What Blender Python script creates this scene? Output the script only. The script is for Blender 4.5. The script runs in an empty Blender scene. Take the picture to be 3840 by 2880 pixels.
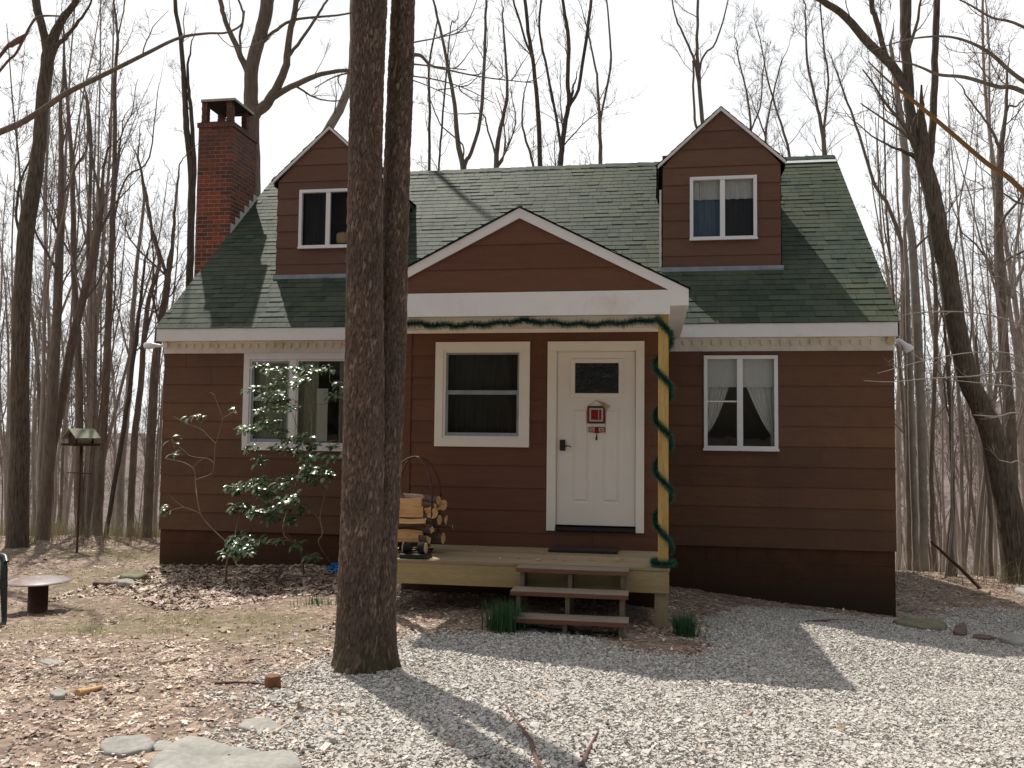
import bpy, math, random
import numpy as np
R = math.radians
random.seed(7); RS = np.random.RandomState(7)
scene = bpy.context.scene
COL = scene.collection

# ------------------------------------------------------------------ camera
CAM = np.array([7.464, -12.361, 1.518]); FPX = 3251.3
YAW, PITCH, ROLL = R(9.229), R(3.27), R(0.625)
fwd_h = np.array([-math.sin(YAW), math.cos(YAW), 0.0]); r0 = np.array([math.cos(YAW), math.sin(YAW), 0.0])
fwd = fwd_h*math.cos(PITCH) + np.array([0, 0, math.sin(PITCH)])
up0 = np.cross(r0, fwd)
right = r0*math.cos(ROLL) + up0*math.sin(ROLL)
upv = -r0*math.sin(ROLL) + up0*math.cos(ROLL)
from mathutils import Matrix, Vector
cd = bpy.data.cameras.new('camera'); cam = bpy.data.objects.new('camera', cd); COL.objects.link(cam)
cam.matrix_world = Matrix(((right[0], upv[0], -fwd[0], CAM[0]), (right[1], upv[1], -fwd[1], CAM[1]), (right[2], upv[2], -fwd[2], CAM[2]), (0, 0, 0, 1)))
cd.sensor_width = 36; cd.lens = FPX/3840*36; cd.clip_end = 3000; cd.clip_start = 0.05
scene.camera = cam

def ray(px, py):                      # direction of a measured spot of the survey photo, in the world
    return fwd + right*((px-1920)/FPX) - upv*((py-1440)/FPX)
def at_depth(px, py, d):
    q = ray(px, py); return CAM + q*(d/np.dot(q, fwd_h))
def on_y(px, py, Y):
    q = ray(px, py); return CAM + q*((Y-CAM[1])/q[1])

# ------------------------------------------------------------------ ground height
CP = np.array([(7.46,-12.4,-.05),(5,-9,-.07),(9,-9,-.16),(6.8,-8.2,-.08),(5.3,-5.6,-.3),(7.55,-3.43,-.40),(6,-3.43,-.36),(4.6,-3.4,-.36),
 (0,0,-.55),(3,-.2,-.47),(10.67,0,-.856),(9.2,0,-.74),(8,0,-.6),(9,-5,-.47),(12,-5,-.55),(12,0,-.9),(14,3,-.98),(.6,-3.4,-.56),
 (-3,-3,-.6),(-3,3,-.74),(-6,4,-.82),(0,4,-.72),(15,-8,-.4),(20,2,-1.1),(-14,0,-.8),(5,10,-1.0),(-2,-9,-.35),(12,5,-1.0),(2,-8,-.2),(-14,-12,-.3),(20,-14,-.2)])
def _tps(d2): return np.where(d2 > 1e-9, d2*np.log(np.maximum(d2, 1e-9)), 0)
_n = len(CP); _K = _tps(((CP[:, None, :2]-CP[None, :, :2])**2).sum(2)) + np.eye(_n)*.3
_A = np.zeros((_n+3, _n+3)); _A[:_n, :_n] = _K; _A[:_n, _n] = 1; _A[:_n, _n+1:] = CP[:, :2]; _A[_n, :_n] = 1; _A[_n+1:, :_n] = CP[:, :2].T
_W = np.linalg.solve(_A, np.r_[CP[:, 2], 0, 0, 0])
def gz(x, y):
    x = np.asarray(x, float); y = np.asarray(y, float)
    xc = np.clip(x, -14, 20); yc = np.clip(y, -14, 9)
    s = np.full(x.shape, _W[_n]) + _W[_n+1]*xc + _W[_n+2]*yc
    for i in range(_n): s = s + _W[i]*_tps((xc-CP[i, 0])**2+(yc-CP[i, 1])**2)
    s = s + .018*np.sin(2.1*x+.6*y)*np.sin(1.7*y-.4*x) + .01*np.sin(4.7*x+1)*np.sin(5.3*y)
    crest = np.where(x < 5, 4.6-.12*np.abs(x+4), 4.4)
    t = np.maximum(0, y-crest)
    fall = np.where(t < 4, .035*t*t, .56+.28*(t-4)); fall = np.minimum(fall, 26)
    far = np.hypot(x-7, y+12)
    az = np.arctan2(x-7, y+12)
    ridge = (33+9*np.clip(az/.45, -1, 1.2))*np.clip((far-90)/200, 0, 1)**1.2*np.clip((y+60)/80, 0, 1)*(1+.012*np.sin(az*17)+.008*np.sin(az*41))
    return s - fall + ridge
def g1(x, y): return float(gz(np.array([x]), np.array([y]))[0])
def on_ground(px, py):
    q = ray(px, py); t = 3.0
    for _ in range(60):
        p = CAM+q*t; e = p[2]-g1(p[0], p[1])
        t += e/max(.05, -q[2])*.7
    return CAM+q*t

# ------------------------------------------------------------------ materials
def new_mat(name):
    m = bpy.data.materials.new(name); m.use_nodes = True; nt = m.node_tree
    return m, nt, nt.nodes['Principled BSDF']
def L(nt, a, b): nt.links.new(a, b)
def mixc(nt, fac, a, b, kind='MIX'):
    n = nt.nodes.new('ShaderNodeMix'); n.data_type = 'RGBA'; n.blend_type = kind
    for s, v in ((n.inputs[0], fac), (n.inputs[6], a), (n.inputs[7], b)):
        if hasattr(v, 'default_value') or hasattr(v, 'links'): L(nt, v, s)
        elif isinstance(v, (int, float)): s.default_value = v
        else: s.default_value = (*v, 1)
    return n.outputs[2]
def noise(nt, vec, scale, detail=4, rough=.6):
    n = nt.nodes.new('ShaderNodeTexNoise'); n.inputs['Scale'].default_value = scale; n.inputs['Detail'].default_value = detail; n.inputs['Roughness'].default_value = rough
    if vec is not None: L(nt, vec, n.inputs['Vector'])
    return n.outputs['Fac']
def ramp(nt, fac, a, b):
    n = nt.nodes.new('ShaderNodeMapRange'); n.inputs[1].default_value = a; n.inputs[2].default_value = b; L(nt, fac, n.inputs[0]); return n.outputs[0]
def coords(nt, scl=(1, 1, 1), kind='Object'):
    t = nt.nodes.new('ShaderNodeTexCoord'); mp = nt.nodes.new('ShaderNodeMapping'); mp.inputs['Scale'].default_value = scl
    L(nt, t.outputs[kind], mp.inputs['Vector']); return mp.outputs['Vector']
def bump(nt, bs, h, strength, dist=.01, nrm=None):
    b = nt.nodes.new('ShaderNodeBump'); b.inputs['Strength'].default_value = strength; b.inputs['Distance'].default_value = dist
    L(nt, h, b.inputs['Height'])
    if nrm is not None: L(nt, nrm, b.inputs['Normal'])
    L(nt, b.outputs['Normal'], bs.inputs['Normal']); return b.outputs['Normal']
def M(name, c1, c2, scale=8, rough=.7, bs=.3, bd=.01, scl=(1, 1, 1), tint=0, spec=.3, fine=0, dirt=None):
    """two-tone weathered surface; tint>0 multiplies by a per-face value"""
    m, nt, b = new_mat(name); v = coords(nt, scl)
    f = ramp(nt, noise(nt, v, scale), .3, .7); c = mixc(nt, f, c1, c2)
    if fine: c = mixc(nt, fine, c, mixc(nt, ramp(nt, noise(nt, v, scale*9, 3), .35, .65), (.55, .55, .55), (1.4, 1.4, 1.4)), 'MULTIPLY')
    if dirt:
        vv = coords(nt, (1, 1, 1)); c = mixc(nt, ramp(nt, noise(nt, vv, dirt[1], 6, .7), dirt[2], dirt[3]), c, dirt[0])
    if tint:
        a = nt.nodes.new('ShaderNodeAttribute'); a.attribute_name = 'tint'
        c = mixc(nt, tint, c, mixc(nt, a.outputs['Fac'], (0, 0, 0), (2, 2, 2)), 'MULTIPLY')
    L(nt, c, b.inputs['Base Color']); b.inputs['Roughness'].default_value = rough; b.inputs['Specular IOR Level'].default_value = spec
    if bs: bump(nt, b, noise(nt, v, scale*3, 5), bs, bd)
    return m
MT = {}
MT['siding'] = M('brown_siding_paint', (.130, .061, .031), (.156, .076, .040), 3, .62, .15, .004, (1, 1, 6), fine=.3, tint=.45, dirt=((.096, .05, .032), .9, .42, .78))
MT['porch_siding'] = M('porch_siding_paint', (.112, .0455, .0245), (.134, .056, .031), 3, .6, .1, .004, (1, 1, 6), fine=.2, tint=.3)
MT['dormer_siding'] = M('weathered_siding_paint', (.126, .064, .040), (.150, .077, .049), 4, .65, .12, .004, (1, 1, 6), fine=.25, tint=.35)
MT['white'] = M('white_trim_paint', (.70, .68, .66), (.75, .73, .71), 5, .5, .08, .003, dirt=((.55, .5, .44), 2.5, .55, .85))
MT['dirty_white'] = M('weathered_frieze_paint', (.70, .66, .6), (.76, .73, .68), 4, .6, .1, .003, dirt=((.45, .37, .28), 3, .5, .85))
MT['cream'] = M('cream_porch_paint', (.76, .71, .62), (.80, .755, .67), 4, .5, .06, .003)
MT['vinyl'] = M('white_vinyl', (.76, .76, .77), (.8, .8, .8), 5, .35, .02, .002)
MT['door'] = M('cream_door_paint', (.74, .68, .61), (.78, .72, .65), 2, .45, .04, .002)
MT['black'] = M('black_metal', (.012, .012, .014), (.02, .02, .022), 12, .4, .05, .002)
MT['dark_grey'] = M('dark_grey_plastic', (.03, .035, .035), (.045, .05, .05), 8, .35, .1, .003)
MT['rust'] = M('rusty_steel', (.06, .03, .022), (.11, .05, .03), 14, .7, .2, .004)
MT['disc'] = M('worn_red_painted_steel', (.23, .165, .155), (.34, .31, .31), 3, .45, .15, .004, dirt=((.20, .085, .065), 5, .5, .68))
MT['deck'] = M('treated_deck_wood', (.27, .20, .125), (.35, .27, .165), 3, .75, .25, .004, (.6, 9, 9), fine=.3, tint=.5)
MT['rim'] = M('treated_joist_wood', (.34, .25, .115), (.41, .31, .155), 2.5, .7, .2, .004, (.5, 9, 9), fine=.3, dirt=((.28, .18, .085), 2.2, .6, .9))
MT['post'] = M('yellow_pine_post', (.40, .25, .07), (.54, .36, .13), 2.5, .6, .2, .004, (9, 9, .5), fine=.45)
MT['lowpost'] = M('weathered_post_wood', (.30, .22, .13), (.38, .28, .17), 3, .75, .25, .005, (9, 9, .7), fine=.3)
MT['step'] = M('weathered_step_wood', (.205, .155, .12), (.29, .23, .175), 3, .8, .3, .005, (.6, 8, 8), fine=.35)
MT['stringer'] = M('old_stringer_wood', (.13, .10, .07), (.19, .15, .10), 3, .8, .3, .005, (8, 2, 2), fine=.3)
MT['step_edge'] = M('red_brown_stained_wood', (.14, .06, .035), (.2, .095, .06), 3, .7, .2, .004, (.6, 8, 8), fine=.3)
MT['flash'] = M('grey_flashing_metal', (.22, .25, .29), (.32, .36, .4), 6, .45, .1, .003)
MT['galv'] = M('bright_metal_strip', (.55, .57, .58), (.68, .7, .7), 6, .35, .1, .003)
MT['concrete'] = M('weathered_cap_concrete', (.33, .34, .27), (.46, .46, .38), 7, .85, .3, .01)
MT['soot'] = M('sooty_mortar', (.02, .017, .015), (.035, .03, .028), 7, .9, .2, .01)
MT['curtain_green'] = M('grey_green_curtain', (.36, .39, .28), (.46, .48, .36), 4, .9, .1, .01, (6, 6, .5))
MT['curtain_dark'] = M('dark_brown_curtain', (.045, .04, .033), (.075, .066, .052), 4, .9, .1, .01, (6, 6, .5))
MT['curtain_blue'] = M('slate_blue_curtain', (.14, .20, .28), (.22, .30, .38), 4, .9, .1, .01, (6, 6, .5))
MT['lace'] = M('white_lace', (.82, .81, .79), (.9, .89, .87), 20, .9, .3, .01)
MT['tan'] = M('tan_cloth', (.74, .52, .25), (.82, .6, .33), 6, .85, .1, .01)
MT['mat_dark'] = M('dark_door_mat', (.035, .02, .02), (.055, .032, .03), 40, .95, .6, .01)
MT['log_bark'] = M('log_bark', (.09, .06, .045), (.17, .125, .095), 6, .9, .6, .02, (1, 6, 6))
MT['log_wood'] = M('split_log_wood', (.52, .28, .11), (.72, .46, .23), 4, .8, .25, .006, (.8, 9, 9), fine=.3)
MT['stone'] = M('grey_field_stone', (.25, .24, .215), (.37, .35, .315), 3, .85, .5, .02, fine=.3, dirt=((.22, .20, .10), 2.4, .55, .75))
MT['stone_tan'] = M('tan_sandstone', (.27, .21, .13), (.37, .29, .19), 3, .85, .5, .02, fine=.3, dirt=((.16, .15, .06), 2.5, .55, .75))
MT['stone_moss'] = M('mossy_olive_stone', (.15, .14, .085), (.24, .22, .15), 3, .85, .6, .03, fine=.4, dirt=((.10, .105, .035), 3, .5, .7))
MT['stone_red'] = M('red_brown_stone', (.12, .075, .055), (.18, .115, .085), 4, .85, .5, .02, fine=.3)
MT['stump'] = M('red_brown_stump_wood', (.14, .06, .032), (.24, .11, .06), 6, .85, .4, .01, (3, 3, 1), fine=.3)
MT['stick'] = M('bare_stick_bark', (.11, .06, .05), (.18, .105, .085), 9, .85, .3, .006)
MT['stick_pale'] = M('pale_peeled_stick', (.42, .32, .23), (.58, .46, .34), 9, .8, .3, .006)
MT['blue'] = M('blue_plastic_sheet', (.01, .14, .45), (.02, .2, .55), 6, .35, .3, .01)
MT['hang_red'] = M('red_woven_cloth', (.19, .012, .014), (.25, .022, .022), 30, .9, .4, .004)
MT['hang_white'] = M('white_woven_cloth', (.42, .38, .32), (.5, .46, .4), 30, .9, .4, .004)
MT['hang_dark'] = M('dark_woven_cloth', (.03, .035, .03), (.06, .06, .05), 30, .9, .4, .004)
MT['straw'] = M('straw_raffia', (.4, .28, .14), (.5, .36, .2), 30, .9, .4, .004)
MT['feeder_roof'] = M('green_painted_feeder_roof', (.21, .23, .14), (.30, .32, .22), 6, .5, .1, .004)
MT['feeder_wood'] = M('dark_feeder_wood', (.05, .03, .022), (.09, .05, .035), 6, .8, .2, .004)
MT['lamp'] = M('white_lamp_glass', (.72, .72, .74), (.78, .78, .8), 4, .25, 0)
MT['tan_box'] = M('yellowed_junction_box', (.55, .42, .24), (.62, .5, .3), 5, .6, .1, .003)
MT['interior'] = M('dim_room_paint', (.20, .18, .16), (.26, .23, .20), 2, .9, 0)
def bark(name, c1, c2, scl=(7, 7, 1.6), scale=3, bs=.7, bd=.02, moss=None):
    m, nt, b = new_mat(name); v = coords(nt, scl); w = coords(nt)
    f = ramp(nt, noise(nt, v, scale, 6, .65), .32, .68); c = mixc(nt, f, c1, c2)
    if moss:
        s = nt.nodes.new('ShaderNodeSeparateXYZ'); L(nt, w, s.inputs[0])
        mr = ramp(nt, s.outputs[2], moss[1], moss[2]); mm = nt.nodes.new('ShaderNodeMath'); mm.operation = 'MULTIPLY'
        L(nt, mr, mm.inputs[0]); L(nt, ramp(nt, noise(nt, w, 5), .35, .6), mm.inputs[1]); c = mixc(nt, mm.outputs[0], c, moss[0])
    c = mixc(nt, .5, c, mixc(nt, ramp(nt, noise(nt, w, 1.1, 3), .3, .7), (.7, .7, .7), (1.35, 1.35, 1.35)), 'MULTIPLY')
    L(nt, c, b.inputs['Base Color']); b.inputs['Roughness'].default_value = .85; b.inputs['Specular IOR Level'].default_value = .25
    bump(nt, b, noise(nt, v, scale*1.5, 6, .7), bs, bd); return m
def flaky():
    m, nt, b = new_mat('dark_flaky_bark'); a = nt.nodes.new('ShaderNodeAttribute'); a.attribute_name = 'relief'; w = coords(nt)
    cr = nt.nodes.new('ShaderNodeValToRGB'); e = cr.color_ramp.elements; e[0].position = 0; e[0].color = (.026, .018, .014, 1); e[1].position = 1; e[1].color = (.24, .185, .145, 1)
    for p_, c_ in ((.25, (.060, .042, .032, 1)), (.65, (.118, .086, .066, 1))): q = e.new(p_); q.color = c_
    L(nt, a.outputs['Fac'], cr.inputs[0]); c = mixc(nt, .7, cr.outputs[0], mixc(nt, ramp(nt, noise(nt, coords(nt, (1, 1, .35)), 60, 4), .3, .7), (.6, .6, .6), (1.5, 1.45, 1.4)), 'MULTIPLY')
    c = mixc(nt, .6, c, mixc(nt, ramp(nt, noise(nt, w, 2.2, 4), .3, .7), (.65, .65, .68), (1.4, 1.3, 1.25)), 'MULTIPLY')
    s = nt.nodes.new('ShaderNodeSeparateXYZ'); L(nt, w, s.inputs[0]); mm = nt.nodes.new('ShaderNodeMath'); mm.operation = 'MULTIPLY'
    L(nt, ramp(nt, s.outputs[2], .45, -.05), mm.inputs[0]); L(nt, ramp(nt, noise(nt, w, 5), .35, .65), mm.inputs[1]); c = mixc(nt, mm.outputs[0], c, (.055, .055, .018))
    L(nt, c, b.inputs['Base Color']); b.inputs['Roughness'].default_value = .8; b.inputs['Specular IOR Level'].default_value = .25
    bump(nt, b, noise(nt, coords(nt, (1, 1, .4)), 70, 4), .6, .006); return m
MT['bark_big'] = flaky()
MT['bark_dark'] = bark('dark_grey_bark', (.06, .047, .037), (.14, .115, .09))
MT['bark_ridge'] = bark('ridged_brown_bark', (.05, .038, .028), (.215, .175, .13), (11, 11, 1.3), 3.5, 1., .03)
MT['bark_mid'] = bark('grey_brown_bark', (.125, .098, .076), (.235, .195, .155))
MT['bark_pale'] = bark('pale_smooth_bark', (.24, .21, .18), (.36, .33, .285), (4, 4, 3), 2, .3)
MT['bark_far'] = bark('hazy_grey_bark', (.28, .235, .20), (.40, .345, .30), (4, 4, 1), 2, .3)  # paler than near bark: distance haze put into the colour
MT['twig'] = M('twig_bark', (.13, .105, .09), (.2, .165, .145), 6, .85, 0)
MT['twig_far'] = M('far_twig_bark', (.22, .185, .16), (.31, .265, .235), 6, .85, 0)  # lightened like the far trunks, haze painted into the twigs
MT['twig_orange'] = M('orange_young_bark', (.15, .085, .025), (.24, .12, .04), 2, .6, .1, .003)
MT['bush_stem'] = M('shrub_stem_bark', (.19, .13, .09), (.29, .21, .15), 9, .8, .2, .004)
def leafmat(name, c1, c2, rough, trans=.25, spec=.5):
    m, nt, b = new_mat(name); a = nt.nodes.new('ShaderNodeAttribute'); a.attribute_name = 'tint'
    c = mixc(nt, a.outputs['Fac'], c1, c2); L(nt, c, b.inputs['Base Color']); b.inputs['Roughness'].default_value = rough; b.inputs['Specular IOR Level'].default_value = spec
    t = nt.nodes.new('ShaderNodeBsdfTranslucent'); L(nt, mixc(nt, .5, c, (1.4, 1.5, .6), 'MULTIPLY') if trans > .3 else c, t.inputs['Color'])
    x = nt.nodes.new('ShaderNodeMixShader'); x.inputs[0].default_value = trans
    L(nt, b.outputs[0], x.inputs[1]); L(nt, t.outputs[0], x.inputs[2]); L(nt, x.outputs[0], nt.nodes['Material Output'].inputs['Surface']); return m
MT['bush_leaf'] = leafmat('glossy_evergreen_leaf', (.055, .115, .045), (.17, .23, .085), .3, .3, .9)
MT['daff'] = leafmat('daffodil_leaf', (.02, .075, .03), (.06, .15, .05), .5, .3, .4)
MT['grass'] = leafmat('spring_grass_blade', (.11, .13, .04), (.25, .24, .10), .7, .3, .2)
MT['dry_grass'] = leafmat('olive_dry_grass_blade', (.16, .15, .07), (.33, .29, .17), .7, .3, .2)
MT['garland'] = leafmat('green_tinsel', (.006, .05, .032), (.02, .13, .085), .35, .15, .6)
def leaf_litter_mat():
    m, nt, b = new_mat('dead_leaf'); a = nt.nodes.new('ShaderNodeAttribute'); a.attribute_name = 'tint'
    cr = nt.nodes.new('ShaderNodeValToRGB'); e = cr.color_ramp.elements
    e[0].position = 0; e[0].color = (.08, .052, .036, 1); e[1].position = 1; e[1].color = (.80, .70, .57, 1)
    for p_, c_ in ((.25, (.22, .14, .10, 1)), (.55, (.44, .32, .235, 1)), (.85, (.63, .50, .40, 1))):
        q = e.new(p_); q.color = c_
    L(nt, a.outputs['Fac'], cr.inputs[0]); L(nt, cr.outputs[0], b.inputs['Base Color']); b.inputs['Roughness'].default_value = .55; b.inputs['Specular IOR Level'].default_value = .4
    return m
MT['litter'] = leaf_litter_mat()
def gravel_mat():
    m, nt, b = new_mat('crushed_stone'); a = nt.nodes.new('ShaderNodeAttribute'); a.attribute_name = 'tint'
    cr = nt.nodes.new('ShaderNodeValToRGB'); e = cr.color_ramp.elements
    e[0].position = 0; e[0].color = (.20, .17, .14, 1); e[1].position = 1; e[1].color = (.70, .66, .59, 1)
    for p_, c_ in ((.12, (.34, .26, .20, 1)), (.22, (.40, .365, .325, 1)), (.6, (.51, .48, .44, 1)), (.8, (.60, .565, .51, 1))):
        q = e.new(p_); q.color = c_
    L(nt, a.outputs['Fac'], cr.inputs[0])
    c = mixc(nt, .5, cr.outputs[0], mixc(nt, noise(nt, coords(nt), 60, 3), (.6, .6, .6), (1.4, 1.4, 1.4)), 'MULTIPLY')
    L(nt, c, b.inputs['Base Color']); b.inputs['Roughness'].default_value = .75; b.inputs['Specular IOR Level'].default_value = .3
    return m
MT['gravel'] = gravel_mat()
def glass_mat(name, tint=(.93, .96, .95), ior=1.45, wavy=0):
    m, nt, b = new_mat(name); nt.nodes.remove(b)
    t = nt.nodes.new('ShaderNodeBsdfTransparent'); t.inputs[0].default_value = (*tint, 1); gl = nt.nodes.new('ShaderNodeBsdfGlossy'); gl.inputs['Roughness'].default_value = .01
    fr = nt.nodes.new('ShaderNodeFresnel'); fr.inputs[0].default_value = ior; x = nt.nodes.new('ShaderNodeMixShader')
    bm = nt.nodes.new('ShaderNodeBump'); bm.inputs['Strength'].default_value = .05+wavy; bm.inputs['Distance'].default_value = .02
    L(nt, noise(nt, coords(nt), 2.5 if not wavy else 14, 2), bm.inputs['Height']); L(nt, bm.outputs[0], gl.inputs['Normal'])
    L(nt, fr.outputs[0], x.inputs[0]); L(nt, t.outputs[0], x.inputs[1]); L(nt, gl.outputs[0], x.inputs[2]); L(nt, x.outputs[0], nt.nodes['Material Output'].inputs['Surface']); return m
MT['glass'] = glass_mat('window_glass', (.93, .95, .94), 1.5); MT['door_glass'] = glass_mat('leaded_door_glass', (.35, .36, .36), 1.55, .5)
MT['porch_glass'] = glass_mat('dim_porch_glass', (.8, .82, .82), 1.35)
def brick_mat():
    m, nt, b = new_mat('red_chimney_brick'); v = coords(nt, (1, 1, 1), 'UV')
    bt = nt.nodes.new('ShaderNodeTexBrick'); L(nt, v, bt.inputs['Vector'])
    bt.inputs['Scale'].default_value = 1; bt.inputs['Brick Width'].default_value = .215; bt.inputs['Row Height'].default_value = .0745; bt.inputs['Mortar Size'].default_value = .0052; bt.inputs['Mortar Smooth'].default_value = .2; bt.inputs['Bias'].default_value = 0
    bt.inputs['Color1'].default_value = (.26, .062, .03, 1); bt.inputs['Color2'].default_value = (.075, .034, .026, 1); bt.inputs['Mortar'].default_value = (.30, .235, .17, 1)
    c = mixc(nt, .6, bt.outputs[0], mixc(nt, ramp(nt, noise(nt, v, 18), .3, .7), (.55, .5, .5), (1.5, 1.4, 1.35)), 'MULTIPLY')
    s = nt.nodes.new('ShaderNodeSeparateXYZ'); L(nt, coords(nt), s.inputs[0]); soot = ramp(nt, s.outputs[2], 5.6, 7.1)
    mm = nt.nodes.new('ShaderNodeMath'); mm.operation = 'MULTIPLY'; L(nt, soot, mm.inputs[0]); L(nt, ramp(nt, noise(nt, v, 3), .2, .7), mm.inputs[1])
    c = mixc(nt, mm.outputs[0], c, (.075, .04, .03))
    L(nt, c, b.inputs['Base Color']); b.inputs['Roughness'].default_value = .85
    iv = nt.nodes.new('ShaderNodeMath'); iv.operation = 'SUBTRACT'; iv.inputs[0].default_value = 1; L(nt, bt.outputs['Fac'], iv.inputs[1])
    n1 = bump(nt, b, iv.outputs[0], .7, .008); bump(nt, b, noise(nt, v, 70), .2, .004, n1); return m
MT['brick'] = brick_mat()
def block_mat():
    m, nt, b = new_mat('brown_painted_block'); v = coords(nt, (1, 1, 1), 'UV')
    bt = nt.nodes.new('ShaderNodeTexBrick'); L(nt, v, bt.inputs['Vector'])
    bt.inputs['Scale'].default_value = 1; bt.inputs['Brick Width'].default_value = .41; bt.inputs['Row Height'].default_value = .205; bt.inputs['Mortar Size'].default_value = .006; bt.inputs['Mortar Smooth'].default_value = .5
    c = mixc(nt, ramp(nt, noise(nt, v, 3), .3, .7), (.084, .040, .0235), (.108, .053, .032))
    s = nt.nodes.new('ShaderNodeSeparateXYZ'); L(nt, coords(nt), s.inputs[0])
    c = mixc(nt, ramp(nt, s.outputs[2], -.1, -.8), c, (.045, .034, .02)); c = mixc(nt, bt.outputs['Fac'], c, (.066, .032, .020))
    L(nt, c, b.inputs['Base Color']); b.inputs['Roughness'].default_value = .9; b.inputs['Specular IOR Level'].default_value = .08
    iv = nt.nodes.new('ShaderNodeMath'); iv.operation = 'SUBTRACT'; iv.inputs[0].default_value = 1; L(nt, bt.outputs['Fac'], iv.inputs[1])
    n1 = bump(nt, b, iv.outputs[0], .15, .004); bump(nt, b, noise(nt, v, 60), .2, .004, n1); return m
MT['block'] = block_mat()
def shingle_mat():
    m, nt, b = new_mat('green_asphalt_shingle'); v = coords(nt); a = nt.nodes.new('ShaderNodeAttribute'); a.attribute_name = 'tint'
    c = mixc(nt, a.outputs['Fac'], (.026, .043, .032), (.080, .093, .066))
    c = mixc(nt, ramp(nt, noise(nt, v, 1.1, 5, .65), .45, .8), c, (.085, .095, .055))
    c = mixc(nt, .55, c, mixc(nt, ramp(nt, noise(nt, v, 90, 2), .3, .7), (.5, .5, .5), (1.5, 1.5, 1.5)), 'MULTIPLY')
    L(nt, c, b.inputs['Base Color']); b.inputs['Roughness'].default_value = .62; b.inputs['Specular IOR Level'].default_value = .06
    bump(nt, b, noise(nt, v, 160, 2), .5, .004); return m
MT['shingle'] = shingle_mat()
def ground_mat():
    m, nt, b = new_mat('leafy_earth_and_gravel'); v = coords(nt)
    a = nt.nodes.new('ShaderNodeAttribute'); a.attribute_name = 'gravel'
    gr = nt.nodes.new('ShaderNodeAttribute'); gr.attribute_name = 'grassy'
    far = nt.nodes.new('ShaderNodeAttribute'); far.attribute_name = 'far'
    vo = nt.nodes.new('ShaderNodeTexVoronoi'); vo.inputs['Scale'].default_value = 58; L(nt, v, vo.inputs['Vector'])
    sep = nt.nodes.new('ShaderNodeSeparateColor'); L(nt, vo.outputs['Color'], sep.inputs[0])
    gcol = mixc(nt, sep.outputs[0], (.33, .295, .255), (.54, .505, .45)); gcol = mixc(nt, ramp(nt, vo.outputs['Distance'], .25, .75), gcol, (.17, .15, .125))
    v2 = nt.nodes.new('ShaderNodeTexVoronoi'); v2.inputs['Scale'].default_value = 15; v2.inputs['Randomness'].default_value = 1; L(nt, v, v2.inputs['Vector'])
    s2 = nt.nodes.new('ShaderNodeSeparateColor'); L(nt, v2.outputs['Color'], s2.inputs[0])
    lcol = mixc(nt, s2.outputs[0], (.165, .115, .087), (.43, .325, .25)); lcol = mixc(nt, ramp(nt, noise(nt, v, 5, 6, .7), .45, .65), lcol, (.19, .145, .115))
    grn = mixc(nt, ramp(nt, noise(nt, v, 26, 3), .35, .65), (.13, .115, .055), (.25, .215, .125))
    mm = nt.nodes.new('ShaderNodeMath'); mm.operation = 'MULTIPLY'; L(nt, gr.outputs['Fac'], mm.inputs[0]); L(nt, ramp(nt, noise(nt, v, 3.2, 5, .7), .38, .58), mm.inputs[1])
    lcol = mixc(nt, mm.outputs[0], lcol, grn)
    c = mixc(nt, a.outputs['Fac'], lcol, gcol)
    fcol = mixc(nt, ramp(nt, noise(nt, coords(nt, (1, 1, 5)), .25, 8, .75), .35, .65), (.105, .082, .074), (.20, .16, .148))
    c = mixc(nt, far.outputs['Fac'], c, fcol)
    L(nt, c, b.inputs['Base Color']); b.inputs['Roughness'].default_value = .9; b.inputs['Specular IOR Level'].default_value = .15
    n1 = bump(nt, b, vo.outputs['Distance'], .5, .015); bump(nt, b, noise(nt, v, 24, 5, .7), .5, .03, n1); return m
MT['ground'] = ground_mat()

# ------------------------------------------------------------------ mesh helpers
def link(o, parent=None):
    COL.objects.link(o)
    if parent is not None: o.parent = parent
    return o
def tag(o, label=None, cat=None, group=None, kind=None):
    for k, v in (('label', label), ('category', cat), ('group', group), ('kind', kind)):
        if v: o[k] = v
    return o
def thing(name, label, cat, loc=(0, 0, 0), group=None):
    o = bpy.data.objects.new(name, None); o.empty_display_size = .1; o.location = loc; link(o); return tag(o, label, cat, group)
def np_mesh(name, V, Q, mat, parent=None, smooth=False, tint=None, vattr=None):
    """quads or triangles given as an index array"""
    V = np.asarray(V, np.float32); Q = np.asarray(Q, np.int32)
    if parent is not None and parent.type == 'EMPTY': V = V - np.array(parent.location, np.float32)
    me = bpy.data.meshes.new(name); k = Q.shape[1]
    me.vertices.add(len(V)); me.vertices.foreach_set('co', V.ravel())
    me.loops.add(Q.size); me.loops.foreach_set('vertex_index', Q.ravel())
    me.polygons.add(len(Q)); me.polygons.foreach_set('loop_start', np.arange(0, Q.size, k, dtype=np.int32))
    me.polygons.foreach_set('use_smooth', np.full(len(Q), smooth))
    me.update(calc_edges=True)
    if tint is not None:
        at = me.attributes.new('tint', 'FLOAT', 'FACE'); at.data.foreach_set('value', np.asarray(tint, np.float32))
    for n_, a_ in (vattr or {}).items():
        at = me.attributes.new(n_, 'FLOAT', 'POINT'); at.data.foreach_set('value', np.asarray(a_, np.float32))
    if mat is not None: me.materials.append(mat)
    return link(bpy.data.objects.new(name, me), parent)
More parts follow.
